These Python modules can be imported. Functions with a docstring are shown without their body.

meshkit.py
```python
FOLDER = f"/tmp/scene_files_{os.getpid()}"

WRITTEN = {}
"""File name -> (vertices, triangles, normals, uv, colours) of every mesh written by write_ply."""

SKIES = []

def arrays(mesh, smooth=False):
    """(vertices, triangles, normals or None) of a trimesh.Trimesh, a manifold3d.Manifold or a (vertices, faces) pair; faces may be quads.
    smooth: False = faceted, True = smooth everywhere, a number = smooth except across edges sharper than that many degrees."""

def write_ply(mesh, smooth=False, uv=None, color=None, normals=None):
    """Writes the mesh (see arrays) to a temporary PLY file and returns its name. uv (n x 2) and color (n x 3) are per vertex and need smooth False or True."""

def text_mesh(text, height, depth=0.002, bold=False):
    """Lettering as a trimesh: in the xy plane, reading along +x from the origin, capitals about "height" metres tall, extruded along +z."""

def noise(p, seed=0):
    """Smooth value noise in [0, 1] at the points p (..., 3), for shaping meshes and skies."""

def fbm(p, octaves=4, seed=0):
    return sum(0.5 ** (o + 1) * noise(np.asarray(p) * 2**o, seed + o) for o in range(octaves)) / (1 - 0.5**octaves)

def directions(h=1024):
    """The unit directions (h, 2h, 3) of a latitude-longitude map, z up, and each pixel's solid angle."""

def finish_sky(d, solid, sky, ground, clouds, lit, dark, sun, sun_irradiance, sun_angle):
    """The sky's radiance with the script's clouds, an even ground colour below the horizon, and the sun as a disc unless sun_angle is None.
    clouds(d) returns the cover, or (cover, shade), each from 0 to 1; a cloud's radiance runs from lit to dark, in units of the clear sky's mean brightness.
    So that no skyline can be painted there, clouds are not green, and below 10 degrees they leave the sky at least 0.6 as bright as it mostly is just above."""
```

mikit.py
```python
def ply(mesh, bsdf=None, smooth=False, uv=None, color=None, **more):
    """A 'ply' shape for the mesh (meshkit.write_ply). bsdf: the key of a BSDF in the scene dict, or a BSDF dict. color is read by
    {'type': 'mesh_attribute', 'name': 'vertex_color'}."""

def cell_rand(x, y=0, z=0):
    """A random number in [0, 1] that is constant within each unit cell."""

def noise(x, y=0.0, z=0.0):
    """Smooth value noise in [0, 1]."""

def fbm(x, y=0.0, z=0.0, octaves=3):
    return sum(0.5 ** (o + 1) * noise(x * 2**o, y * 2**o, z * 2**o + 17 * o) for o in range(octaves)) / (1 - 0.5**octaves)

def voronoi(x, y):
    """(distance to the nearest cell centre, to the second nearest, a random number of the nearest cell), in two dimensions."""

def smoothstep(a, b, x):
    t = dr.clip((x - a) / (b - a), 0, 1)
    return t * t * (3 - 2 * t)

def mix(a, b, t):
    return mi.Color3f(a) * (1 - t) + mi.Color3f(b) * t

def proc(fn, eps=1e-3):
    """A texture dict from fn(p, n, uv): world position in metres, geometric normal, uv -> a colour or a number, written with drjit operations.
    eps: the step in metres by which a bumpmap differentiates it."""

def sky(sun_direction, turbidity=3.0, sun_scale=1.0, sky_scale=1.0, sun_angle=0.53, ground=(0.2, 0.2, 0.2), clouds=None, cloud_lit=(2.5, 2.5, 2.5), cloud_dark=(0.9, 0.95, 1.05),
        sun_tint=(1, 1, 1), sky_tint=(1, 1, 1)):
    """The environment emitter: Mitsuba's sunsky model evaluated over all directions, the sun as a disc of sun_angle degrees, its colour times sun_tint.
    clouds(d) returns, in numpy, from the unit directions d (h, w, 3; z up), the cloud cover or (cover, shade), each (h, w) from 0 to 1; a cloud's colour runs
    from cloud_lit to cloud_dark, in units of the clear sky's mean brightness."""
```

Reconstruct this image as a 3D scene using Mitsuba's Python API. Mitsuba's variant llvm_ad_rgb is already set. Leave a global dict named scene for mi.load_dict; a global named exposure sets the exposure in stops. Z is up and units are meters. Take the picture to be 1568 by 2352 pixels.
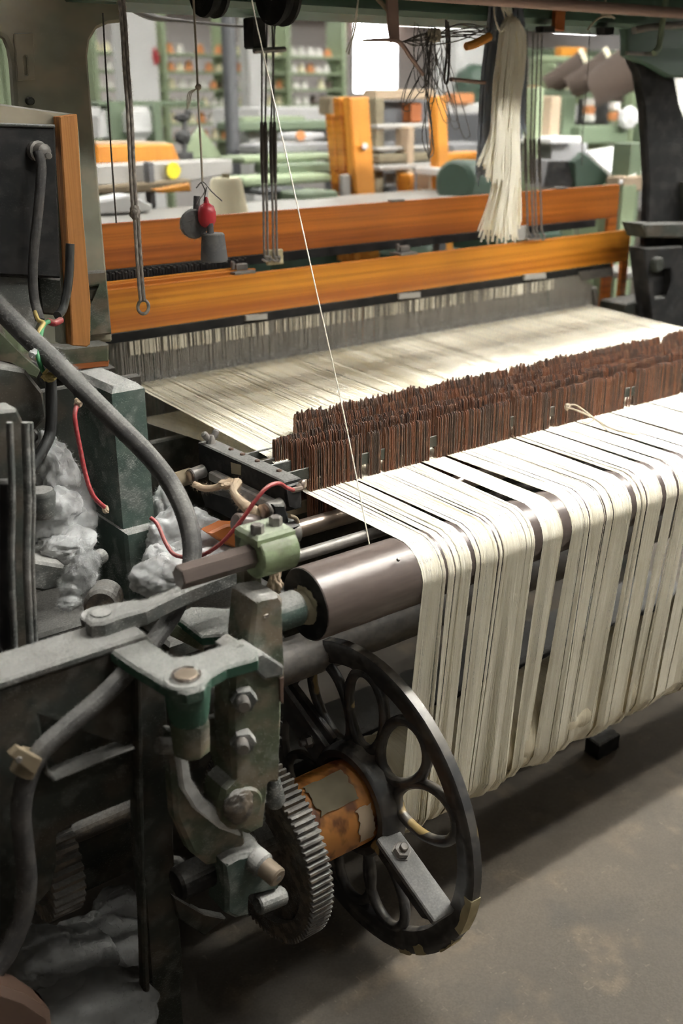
import math, random
import numpy as np, trimesh, mitsuba as mi, drjit as dr, mikit, meshkit
from mikit import noise, fbm, cell_rand, smoothstep, mix, voronoi
from trimesh.creation import triangulate_polygon
from shapely.geometry import Polygon
from math import pi, sin, cos, radians, hypot, atan2, sqrt
T = mi.ScalarTransform4f
rng = np.random.default_rng(7)

# ------------------------------------------------------------------ camera
FOCAL, EYE = 2428.3, np.array([0.0, 0.0, 1.6])            # focal length in pixels of the 1568 x 2352 frame
PITCH, YAW, ROLL = radians(21.281), radians(52.503), radians(-0.328)
FW = np.array([cos(YAW) * cos(PITCH), sin(YAW) * cos(PITCH), -sin(PITCH)])
RT = np.cross(FW, [0, 0, 1.0]); RT /= np.linalg.norm(RT)
UP = np.cross(RT, FW)
RT, UP = RT * cos(ROLL) + UP * sin(ROLL), UP * cos(ROLL) - RT * sin(ROLL)
scene, labels = {}, {}
scene['camera'] = {'type': 'thinlens', 'fov': math.degrees(2 * math.atan(784 / FOCAL)), 'fov_axis': 'x', 'aperture_radius': 0.0065, 'focus_distance': 1.95,
                   'near_clip': 0.05, 'far_clip': 60.0,
                   'to_world': T().look_at(origin=EYE.tolist(), target=(EYE + FW).tolist(), up=UP.tolist())}
exposure = 1.55
# ------------------------------------------------------------------ lamps of the hall: rows of fluorescent battens (x, y, z, brightness)
LAMP_ROWS = [(x, 1.05, 2.7, 98.0) for x in (1.5, 2.9, 4.3, 5.7)] + [(x, 0.5, 2.6, 42.0) for x in (1.7, 3.3, 4.9)] + \
            [(x, y, 3.3, 38.0) for y in (3.9, 6.9, 9.6) for x in (0.0, 2.4, 4.8, 7.2, 9.6)] + \
            [(x, 2.75, 3.3, 19.0) for x in (1.2, 3.0, 4.8, 6.6)] + [(x, -3.2, 3.3, 15.0) for x in (-2.0, 1.5, 5.0)]
WINDOW_LIGHT = 9.0

# ------------------------------------------------------------------ helpers
def at(px, py, X=None, Y=None, Z=None, D=None):
    """World point seen at a pixel on the plane X=, Y= or Z=, or at depth D along the optical axis."""
    d = FW + RT * (px - 784) / FOCAL - UP * (py - 1176) / FOCAL
    t = D if D is not None else (X - EYE[0]) / d[0] if X is not None else (Y - EYE[1]) / d[1] if Y is not None else (Z - EYE[2]) / d[2]
    return EYE + d * t

taken = {}
def new_key(k):
    n = taken.get(k, 0); taken[k] = n + 1
    return k if n == 0 else f'{k}_{n:03d}'

def put(name, mesh, bsdf, label=None, cat=None, group=None, kind=None, parent=None, smooth=41, uv=None):
    """One entry of the scene; parent is the key of the thing or part it belongs to."""
    k = new_key((parent + '__' if parent else '') + name)
    if isinstance(mesh, dict): d = mesh
    else:
        if isinstance(mesh, list): mesh = trimesh.util.concatenate(mesh)
        d = mikit.ply(mesh, bsdf, smooth=smooth)
    scene[k] = d
    note(k, label, cat, group, kind)
    return k

def note(k, label=None, cat=None, group=None, kind=None):
    e = {a: b for a, b in (('label', label), ('category', cat), ('group', group), ('kind', kind)) if b}
    if e: labels[k] = e

def thing(name, label, cat, group=None):
    """A thing whose parts follow: no entry of its own."""
    k = new_key(name); note(k, label, cat, group)
    return k

def fixed(m):
    if m.volume < 0: m.invert()
    return m

def ring_offset(r, b):
    r = np.asarray(r, float)
    e = np.roll(r, -1, 0) - r
    e /= np.linalg.norm(e, axis=1, keepdims=True) + 1e-12
    n = np.c_[-e[:, 1], e[:, 0]]; p = np.roll(n, 1, 0)
    return r + b * (n + p) / np.maximum(1 + (n * p).sum(1, keepdims=True), 0.35)

def slab(poly, t, bevel=0.0, rnd=0.0, holes=()):
    """Extruded outline (u, v) with thickness t along w, its edges chamfered; rnd rounds the corners of the outline."""
    g = poly if isinstance(poly, Polygon) else Polygon(poly, [h for h in holes])
    if not g.is_valid: g = g.buffer(0)
    if rnd: g = g.buffer(-rnd, quad_segs=4).buffer(2 * rnd, quad_segs=4).buffer(-rnd, quad_segs=4)
    if g.geom_type != 'Polygon': g = max(g.geoms, key=lambda a: a.area)
    from shapely.geometry.polygon import orient
    g = orient(g.simplify(1e-5), 1.0)
    rings = [np.array(g.exterior.coords)[:-1]] + [np.array(i.coords)[:-1] for i in g.interiors]
    levels = [(bevel, 0), (0, bevel), (0, t - bevel), (bevel, t)] if bevel else [(0, 0), (0, t)]
    V, Fc, off = [], [], 0
    index = []
    for b, w in levels:
        row = []
        for r in rings:
            q = ring_offset(r, b) if b else r
            V.append(np.c_[q, np.full(len(q), w)]); row.append(np.arange(off, off + len(q))); off += len(q)
        index.append(row)
    for a, c in zip(index[:-1], index[1:]):
        for i, j in zip(a, c):
            i2, j2 = np.roll(i, -1), np.roll(j, -1)
            Fc += [np.c_[i, i2, j2], np.c_[i, j2, j]]
    V = np.vstack(V)
    import mapbox_earcut as ec
    flat = np.concatenate(index[0])
    ends = np.cumsum([len(r) for r in rings]).astype(np.uint32)
    tri = ec.triangulate_float64(np.ascontiguousarray(V[flat][:, :2]), ends).reshape(-1, 3).astype(int)
    top = np.concatenate(index[-1])
    Fc += [flat[tri][:, ::-1], top[tri]]
    m = trimesh.Trimesh(V, np.vstack(Fc), process=False)
    return m

def remap(m, cols):
    m = m.copy(); m.vertices = cols(m.vertices); return fixed(m)

def polyY(pts, Y, t, bevel=0.003, rnd=0.0, holes=()):
    """Plate standing in the plane Y, its outline given by pixels seen on that plane; thickness t goes away in +Y."""
    c = [tuple(at(px, py, Y=Y)[[0, 2]]) for px, py in pts]
    h = [[tuple(at(px, py, Y=Y)[[0, 2]]) for px, py in q] for q in holes]
    return remap(slab(c, t, bevel, rnd, h), lambda v: np.c_[v[:, 0], Y + v[:, 2], v[:, 1]])

def polyX(pts, X, t, bevel=0.003, rnd=0.0, holes=()):
    c = [tuple(at(px, py, X=X)[[1, 2]]) for px, py in pts]
    h = [[tuple(at(px, py, X=X)[[1, 2]]) for px, py in q] for q in holes]
    return remap(slab(c, t, bevel, rnd, h), lambda v: np.c_[X + v[:, 2], v[:, 0], v[:, 1]])

def polyZ(pts, Z, t, bevel=0.003, rnd=0.0, holes=()):
    """Flat plate whose top lies at height Z, outline from pixels; thickness t goes down."""
    c = [tuple(at(px, py, Z=Z)[[0, 1]]) for px, py in pts]
    h = [[tuple(at(px, py, Z=Z)[[0, 1]]) for px, py in q] for q in holes]
    return remap(slab(c, t, bevel, rnd, h), lambda v: np.c_[v[:, 0], v[:, 1], Z - v[:, 2]])

def shapeYZ(poly, X, t, bevel=0.002, rnd=0.0, holes=()):
    return remap(slab(poly, t, bevel, rnd, holes), lambda v: np.c_[X + v[:, 2], v[:, 0], v[:, 1]])

def shapeXZ(poly, Y, t, bevel=0.002, rnd=0.0, holes=()):
    return remap(slab(poly, t, bevel, rnd, holes), lambda v: np.c_[v[:, 0], Y + v[:, 2], v[:, 1]])

def shapeXY(poly, Z, t, bevel=0.002, rnd=0.0, holes=()):
    return remap(slab(poly, t, bevel, rnd, holes), lambda v: np.c_[v[:, 0], v[:, 1], Z + v[:, 2]])

def box(x0, x1, y0, y1, z0, z1, b=0.003):
    b = min(b, 0.4 * min(x1 - x0, y1 - y0, z1 - z0))
    return shapeXY([(x0, y0), (x1, y0), (x1, y1), (x0, y1)], z0, z1 - z0, b)

def frame_of(d):
    d = np.asarray(d, float); d = d / np.linalg.norm(d)
    a = np.cross(d, [0, 0, 1.0] if abs(d[2]) < 0.9 else [1.0, 0, 0]); a /= np.linalg.norm(a)
    return d, a, np.cross(d, a)

def lathe(p, d, prof, n=32, phase=0.0):
    """Turned solid: prof is a list of (distance along d, radius) from p."""
    d, a, b = frame_of(d); p = np.asarray(p, float)
    ang = np.arange(n) * 2 * pi / n + phase
    ringv = np.cos(ang)[:, None] * a + np.sin(ang)[:, None] * b
    V = np.vstack([p + d * s + ringv * max(r, 1e-5) for s, r in prof])
    k = len(prof); i = np.arange(n); Fc = []
    for q in range(k - 1):
        A, B = q * n + i, q * n + (i + 1) % n
        Fc += [np.c_[A, B, B + n], np.c_[A, B + n, A + n]]
    V = np.vstack([V, p + d * prof[0][0], p + d * prof[-1][0]])
    Fc += [np.c_[(i + 1) % n, i, np.full(n, k * n)], np.c_[(k - 1) * n + i, (k - 1) * n + (i + 1) % n, np.full(n, k * n + 1)]]
    return fixed(trimesh.Trimesh(V, np.vstack(Fc), process=False))

def rod(p0, p1, r, n=20, b=None, r1=None):
    p0, p1 = np.asarray(p0, float), np.asarray(p1, float); L = np.linalg.norm(p1 - p0); r1 = r if r1 is None else r1
    b = min(r * 0.18, L * 0.2) if b is None else b
    return lathe(p0, p1 - p0, [(0, r - b), (b, r), (L - b, r1), (L, r1 - b)], n)

def hexbolt(p, d, r=0.011, h=0.009, shank=0.0):
    prof = [(-shank, r * 0.6), (0, r * .6), (0, r * 0.98), (h * .15, r), (h * 0.8, r), (h, r * 0.82)] if shank else [(0, r), (h * 0.8, r), (h, r * .82)]
    return lathe(p, d, prof, 6, phase=0.4)

def spline(pts, k=8):
    P = np.asarray(pts, float); P = np.vstack([2 * P[0] - P[1], P, 2 * P[-1] - P[-2]]); out = []
    t = np.linspace(0, 1, k, endpoint=False)[:, None]
    for i in range(1, len(P) - 2):
        a, b, c, d = P[i - 1], P[i], P[i + 1], P[i + 2]
        out.append(0.5 * (2 * b + (c - a) * t + (2 * a - 5 * b + 4 * c - d) * t ** 2 + (3 * b - a - 3 * c + d) * t ** 3))
    return np.vstack(out + [P[-2:-1]])

def tube(pts, r, n=8, k=6, closed=False, flat=None):
    """Round bar along a smooth path; r a number or one radius per given point."""
    n = max(n, 10) if np.max(r) > .0022 else n
    P0 = np.asarray(pts, float)
    P = spline(P0, k) if k > 1 else P0
    R = np.interp(np.linspace(0, 1, len(P)), np.linspace(0, 1, len(P0)), np.broadcast_to(r, (len(P0),)))
    t = np.gradient(P, axis=0); t /= np.linalg.norm(t, axis=1, keepdims=True) + 1e-12
    a = np.cross(t[0], [0, 0, 1.0] if abs(t[0][2]) < 0.9 else [1.0, 0, 0]); a /= np.linalg.norm(a)
    ang = np.arange(n) * 2 * pi / n; V = []
    for q, tt, rr in zip(P, t, R):
        a = a - tt * (a @ tt); a /= np.linalg.norm(a); b = np.cross(tt, a)
        V.append(q + rr * (np.cos(ang)[:, None] * a + np.sin(ang)[:, None] * b * (flat or 1)))
    m, i, Fc = len(P), np.arange(n), []
    for q in range(m - 1):
        A, B = q * n + i, q * n + (i + 1) % n
        Fc += [np.c_[A, B, B + n], np.c_[A, B + n, A + n]]
    V = np.vstack(V + [P[:1], P[-1:]])
    Fc += [np.c_[(i + 1) % n, i, np.full(n, m * n)], np.c_[(m - 1) * n + i, (m - 1) * n + (i + 1) % n, np.full(n, m * n + 1)]]
    return fixed(trimesh.Trimesh(V, np.vstack(Fc), process=False))

def ptube(pix, r, n=8, k=6):
    """tube() through (px, py, Y) triples."""
    return tube([at(a, b, Y=y) for a, b, y in pix], r, n, k)

def lump(c, s, seed=0, amp=0.35, freq=2.0, sub=4):
    m = trimesh.creation.icosphere(subdivisions=sub)
    v = np.array(m.vertices)
    d = 1 + amp * (meshkit.fbm(v * freq + 20 + seed * 7.3, 3, seed) - 0.5) * 2
    m.vertices = v * d[:, None] * np.asarray(s) + np.asarray(c); return m

def fuzz(meshes, count, length=0.006, width=0.00015, seed=1, up=0.35, spread=1.0):
    """Loose fibres standing on the upward faces of a mesh."""
    width, count = min(width, .00016), int(count * 1.7)
    g = np.random.default_rng(seed)
    m = trimesh.util.concatenate(meshes) if isinstance(meshes, list) else meshes
    f = np.array(m.triangles); nn = np.array(m.face_normals); ar = np.array(m.area_faces) * (nn[:, 2] > up)
    if ar.sum() <= 0: return m
    idx = g.choice(len(f), count, p=ar / ar.sum()); u, v = g.random(count), g.random(count); sw = u + v > 1; u[sw], v[sw] = 1 - u[sw], 1 - v[sw]
    p = f[idx, 0] + (f[idx, 1] - f[idx, 0]) * u[:, None] + (f[idx, 2] - f[idx, 0]) * v[:, None]
    d = nn[idx] * 0.6 + g.normal(size=(count, 3)) * spread * .55; d /= np.linalg.norm(d, axis=1, keepdims=True)
    count_ = count; L = length * .7 * (0.3 + g.random(count))[:, None]
    s = np.cross(d, g.normal(size=(count, 3))); s /= np.linalg.norm(s, axis=1, keepdims=True) + 1e-9; s *= width
    mid = p + d * L * .5 + g.normal(size=(count, 3)) * L * .12; tip = p + d * L + g.normal(size=(count, 3)) * L * .3; tip[:, 2] -= L[:, 0] * .15
    V = np.stack([p - s, p + s, mid + s, mid - s, tip], 1).reshape(-1, 3); o = np.arange(count)[:, None] * 5
    return trimesh.Trimesh(V, np.vstack([o + [0, 1, 2], o + [0, 2, 3], o + [3, 2, 4]]), process=False)

# ------------------------------------------------------------------ materials
def prin(rgb, rough=0.6, **k):
    return {'type': 'twosided', 'b': {'type': 'principled', 'base_color': rgb if isinstance(rgb, dict) else {'type': 'rgb', 'value': list(rgb)}, 'roughness': rough, **k}}

LINT = (0.29, 0.285, 0.27)
def dusty(base, alt, dust=0.8, grime=0.5, scale=22.0, speck=0.25, spec=0.3):
    """Painted iron: two paint tones in patches, grime, and lint lying on what faces up and sticking as specks to the rest."""
    def fn(p, n, uv):
        a = fbm(p.x * scale, p.y * scale, p.z * scale, 4)
        c = mix(base, alt, smoothstep(0.42, 0.66, a))
        g = fbm(p.x * 9 + 5, p.y * 9, p.z * 14, 3)
        c = c * (1 - grime * smoothstep(0.45, 0.7, g))
        w = fbm(p.x * 34 + 3, p.y * 34, p.z * 26 + 7, 3)
        f = noise(p.x * 420, p.y * 420, p.z * 420)
        h = noise(p.x * 1100, p.y * 1100, p.z * 1100)
        lie = smoothstep(0.30, 0.85, n.z + (a - 0.5) * 0.5) * dust * (0.62 + 0.5 * f)
        cling = smoothstep(0.60, 0.95, 0.55 * f + 0.45 * h + 0.35 * (g - 0.5)) * speck
        patch = smoothstep(0.52, 0.74, w) * speck * (.3 + .7 * f) * .75
        return mix(c, LINT, dr.clip(lie + cling + patch, 0, 0.95))
    return prin(mikit.proc(fn), 0.75, specular=spec)

def wood(light, dark, ax, fine, rough=0.4, **k):
    """Planed wood: grain runs along axis ax (0 = x, 2 = z)."""
    def fn(p, n, uv):
        q = [p.x, p.y, p.z]; l = q.pop(ax)
        w = fbm(l * .6, q[0] * fine * .2, q[1] * fine, 3) * 0.55 + 0.3 * noise(l * .8, q[0] * 9, q[1] * fine * 3.1) + 0.15 * noise(l * 5, q[0] * fine * 7, q[1] * fine * 9)
        return mix(dark, light, smoothstep(0.22, 0.72, w))
    return prin(mikit.proc(fn), rough, **k)

M = scene
M['green_iron'] = dusty((.052, .066, .044), (.125, .100, .070), 0.85, 0.45, 30.0, .34)
M['post_green'] = dusty((.235, .235, .180), (.285, .250, .185), 0.75, 0.15, 14.0, 0.2)
M['dark_iron'] = dusty((.020, .022, .019), (.034, .029, .023), 0.78, 0.3, 22.0, .13, .08)
M['blue_green_iron'] = dusty((.026, .042, .035), (.040, .055, .046), 0.95, 0.2, 30.0, 0.42)
M['olive_iron'] = dusty((.052, .062, .036), (.110, .092, .062), 0.75, 0.5, 34.0, 0.32)
M['light_green_iron'] = dusty((.215, .270, .150), (.165, .190, .110), 0.55, 0.35, 30.0, 0.25)
M['lint_iron'] = dusty((.060, .064, .060), (.095, .090, .082), 1.0, 0.3, 26.0, 0.75)
M['bright_green_iron'] = dusty((.018, .056, .036), (.028, .060, .042), 0.95, 0.25, 18.0, 0.2)
def flange_fn(p, n, uv):
    a = fbm(p.x * 30, p.y * 30, p.z * 30, 4)
    c = mix((.022, .022, .023), (.050, .046, .042), smoothstep(.4, .7, a))
    c = mix(c, (.20, .175, .14), smoothstep(.45, 1.0, n.z) * .40 * smoothstep(.3, .6, a))
    chip = smoothstep(.69, .72, fbm(p.x * 13 + 3, p.y * 13 + 8, p.z * 13 + 1, 3))
    return mix(c, (.27, .19, .075), chip * .85)
M['flange_black'] = prin(mikit.proc(flange_fn), .42, specular=.5)
M['bar_grey'] = dusty((.085, .085, .088), (.11, .108, .105), 0.5, 0.25, 60.0, 0.12)
M['black_block'] = dusty((.009, .0092, .0095), (.016, .015, .015), 0.42, 0.2, 40.0, 0.04, .06)
def rust_fn(p, n, uv):
    k = cell_rand(p.x * 390, p.y * 20)
    a = fbm(p.x * 60, p.y * 60, p.z * 45, 3)
    return mix(mix((.052, .035, .028), (.145, .060, .034), smoothstep(.25, .9, k)), (.18, .092, .055), smoothstep(.55, .8, a) * .6)
M['rust'] = prin(mikit.proc(rust_fn), .62, specular=.35)
M['roller_brown'] = prin(mikit.proc(lambda p, n, uv: mix((.060, .046, .042), (.095, .074, .064), fbm(p.x * 30, p.y * 160, p.z * 160, 3))), .33, metallic=.12, specular=.5)
M['wood_orange'] = wood((.60, .240, .024), (.36, .090, .012), 0, 36, .33, clearcoat=.6, clearcoat_gloss=.8)
M['wood_red'] = wood((.43, .130, .018), (.21, .048, .010), 0, 34, .35, clearcoat=.5, clearcoat_gloss=.8)
M['wood_raw'] = wood((.46, .20, .055), (.25, .085, .022), 2, 90, .7)
M['wood_far'] = wood((.70, .30, .035), (.52, .17, .018), 2, 30, .5)
def barrel_fn(p, n, uv):
    a = fbm(p.x * 40, p.y * 22, p.z * 22, 4)
    return mix((.105, .034, .014), (.40, .165, .040), smoothstep(.33, .6, a))
M['barrel_wood'] = prin(mikit.proc(barrel_fn), .6)
M['yarn'] = prin(mikit.proc(lambda p, n, uv: mix((.71, .655, .51), (.90, .86, .73), noise(p.x * 500, p.y * 9, p.z * 9))), .8)
M['yarn_white'] = prin((.95, .90, .75), .8, sheen=.4)
M['yarn_wound'] = prin(mikit.proc(lambda p, n, uv: mix((.50, .43, .29), (.78, .72, .56), fbm(p.x * 260, p.y * 14, p.z * 14, 3))), .85)
M['yarn_blue'] = prin((.25, .28, .33), .85)
M['cord_grey'] = prin(mikit.proc(lambda p, n, uv: mix((.10, .088, .080), (.36, .33, .29), noise(p.x * 300, p.y * 300, p.z * 120))), .9)
M['string_beige'] = prin((.36, .31, .235), .9)
M['lint_white'] = prin(mikit.proc(lambda p, n, uv: mix((.25, .25, .245), (.70, .71, .71), fbm(p.x * 45, p.y * 45, p.z * 45, 4))), 1.0)
M['lint_floor'] = prin(mikit.proc(lambda p, n, uv: mix((.06, .058, .055), (.20, .20, .195), fbm(p.x * 25, p.y * 25, p.z * 25, 5))), 1.0)
M['lint_grey'] = prin((.30, .30, .285), 1.0)
M['lint_tan'] = prin((.40, .31, .22), 1.0)
M['rubber'] = dusty((.030, .029, .029), (.045, .042, .040), 0.42, 0.1, 30.0, 0.15)
M['rubber_black'] = prin((.018, .019, .019), .5)
M['steel'] = prin((.36, .29, .245), .32, metallic=.9)
M['bright_steel'] = prin((.62, .56, .52), .2, metallic=1.0)
M['dull_steel'] = prin(mikit.proc(lambda p, n, uv: mix((.10, .098, .095), (.20, .18, .16), fbm(p.x * 90, p.y * 90, p.z * 90, 3))), .5, metallic=.4)
M['gear_steel'] = dusty((.040, .035, .030), (.085, .066, .048), 0.6, 0.4, 60.0, 0.2)
M['brass'] = prin((.17, .135, .10), .5, metallic=.5)
M['wire_dark'] = prin((.055, .048, .042), .45, metallic=.5)
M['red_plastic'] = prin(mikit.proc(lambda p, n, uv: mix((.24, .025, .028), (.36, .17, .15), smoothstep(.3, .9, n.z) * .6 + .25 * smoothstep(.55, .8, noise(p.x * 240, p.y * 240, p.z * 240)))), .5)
M['red_paint'] = prin((.38, .022, .030), .4)
M['green_plastic'] = prin((.03, .16, .06), .5)
M['yellow_plastic'] = prin((.36, .27, .09), .6)
M['yellow_sticker'] = prin((.83, .70, .035), .6)
M['orange_paint'] = prin((.28, .080, .018), .6)
M['tape_tan'] = prin((.15, .118, .075), .85)
M['paper_brown'] = prin(mikit.proc(lambda p, n, uv: mix((.125, .105, .068), (.20, .175, .115), fbm(p.x * 40, p.y * 40, p.z * 40, 3))), .85)
M['paper_ochre'] = prin(mikit.proc(lambda p, n, uv: mix((.20, .15, .06), (.46, .41, .27), fbm(p.x * 30, p.y * 30, p.z * 30, 3))), .8)
M['heddle_grey'] = prin((.27, .25, .22), .6)
M['rust_dark'] = prin((.055, .030, .020), .7)
M['heddle_cream'] = prin((.58, .54, .44), .6)
M['alu'] = prin((.36, .35, .33), .5, metallic=.2)

# ------------------------------------------------------------------ the hall
def floor_fn(p, n, uv):
    a = fbm(p.x * 2.2, p.y * 2.2, 1.0, 5); b = fbm(p.x * 14, p.y * 14, 3.0, 4); s = noise(p.x * 130, p.y * 130, 0.0)
    c = mix((.064, .056, .047), (.088, .075, .060), smoothstep(.30, .70, a))
    c = mix(c, (.17, .130, .088), smoothstep(.55, .85, b) * .35)
    c = mix(c, (.048, .045, .041), smoothstep(.52, .80, fbm(p.x * 9 + 9, p.y * 9, 7.0, 5)) * .5)
    c = c * (.90 + .2 * noise(p.x * 300, p.y * 300, 2.0))
    return mix(c, (.20, .17, .13), smoothstep(.84, .97, s) * .22 * smoothstep(.45, .6, b))
M['concrete'] = prin(mikit.proc(floor_fn), .75, specular=.15)
M['wall_paint'] = prin(mikit.proc(lambda p, n, uv: mix((.60, .56, .54), (.70, .67, .65), fbm(p.x * 2, p.y * 2, p.z * 2, 3))), .8)
M['ceiling_paint'] = prin((.48, .47, .46), .9)
M['wall_dark'] = prin((.20, .20, .19), .8)
M['brown_duct'] = prin((.26, .17, .14), .7)
M['white_paint'] = prin((.72, .72, .71), .55)
M['grey_paint'] = prin((.30, .30, .31), .6)
M['dark_grey'] = prin((.085, .088, .095), .5)
M['far_green'] = prin((.135, .180, .115), .5)
M['far_pale_green'] = prin((.25, .31, .19), .5)
M['far_dark_green'] = prin((.030, .058, .040), .5)
M['far_black'] = prin((.03, .03, .03), .6)
M['paper_white'] = prin((.84, .85, .86), .7)
M['cone_cream'] = prin((.90, .84, .62), .8)
M['cone_white'] = prin((.88, .86, .82), .8)
M['cone_orange'] = prin((.62, .26, .10), .7)
M['cone_brown'] = prin((.05, .033, .024), .7)
M['lamp_white'] = prin((.8, .8, .8), .5)

put('floor', box(-6, 14, -6, 13, -0.1, 0, 0), 'concrete', kind='structure', smooth=False)
put('ceiling', box(-6, 14, -6, 13, 3.9, 4.0, 0), 'ceiling_paint', kind='structure', smooth=False)
put('wall_left', box(-6.1, -6, -6, 13, 0, 3.9, 0), 'wall_dark', kind='structure', smooth=False)
put('wall_front', box(-6, 14, -6.1, -6, 0, 3.9, 0), 'wall_dark', kind='structure', smooth=False)
put('wall_right', box(14, 14.1, -6, 13, 0, 3.9, 0), 'wall_paint', kind='structure', smooth=False)
WIN = [(10.19, 11.09, 1.66, 2.80)]
put('wall_back', shapeXZ([(-6, 0), (14, 0), (14, 3.9), (-6, 3.9)], 13, .1, 0, holes=[[(a, c), (b, c), (b, d), (a, d)] for a, b, c, d in WIN]), 'wall_paint', kind='structure', smooth=False)
for a, b, c, d in WIN:
    w = put('window_1', [box(a, b, 12.98, 13.06, c, c + .05, .004), box(a, b, 12.98, 13.06, d - .05, d, .004), box(a, a + .05, 12.98, 13.06, c, d, .004), box(b - .05, b, 12.98, 13.06, c, d, .004),
                         box((a + b) / 2 - .02, (a + b) / 2 + .02, 12.99, 13.05, c, d, .004)], 'white_paint', kind='structure')
    for q in (0, 1):
        x0 = a + .05 + q * ((b - a) / 2 - .03)
        put('pane', {**mikit.ply(box(x0, x0 + (b - a) / 2 - .07, 13.03, 13.035, c + .05, d - .05, 0), 'lamp_white'), 'emitter': {'type': 'area', 'radiance': {'type': 'rgb', 'value': [WINDOW_LIGHT * k for k in (.95, .98, 1.0)]}}}, None, parent=w)
put('trim_1', [box(-6, 14, 12.7, 12.95, 2.62, 2.78), box(-6, 14, 12.75, 12.95, 2.86, 2.92)], 'brown_duct', kind='structure')

lamp_body = mikit.ply(remap(slab([(-.07, .03), (.07, .03), (.14, -.04), (.146, -.036), (.075, .045), (-.075, .045), (-.146, -.036), (-.14, -.04)], 1.26), lambda v: np.c_[v[:, 2] - .63, v[:, 0], v[:, 1]]), 'white_paint')
lamp_tube = mikit.ply(rod((-.60, 0, 0), (.60, 0, 0), .024, 14), 'lamp_white')
for i, (x, y, z, e) in enumerate(LAMP_ROWS):
    k = thing('fluorescent_lamp', 'white fluorescent batten lamp hanging under the hall ceiling', 'lamp', 'fluorescent lamps under the ceiling')
    to = T().translate([x, y, z])
    scene[k + '__housing'] = {**lamp_body, 'to_world': to}
    scene[k + '__tube'] = {**lamp_tube, 'to_world': to, 'emitter': {'type': 'area', 'radiance': {'type': 'rgb', 'value': [e * 1.0, e * .985, e * .92]}}}
    scene[k + '__hanger'] = mikit.ply([rod((x - .4, y, z + .04), (x - .4, y, 3.9), .004, 6)][0], 'white_paint')
    scene[k + '__hanger_001'] = mikit.ply([rod((x + .4, y, z + .04), (x + .4, y, 3.9), .004, 6)][0], 'white_paint')

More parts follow.
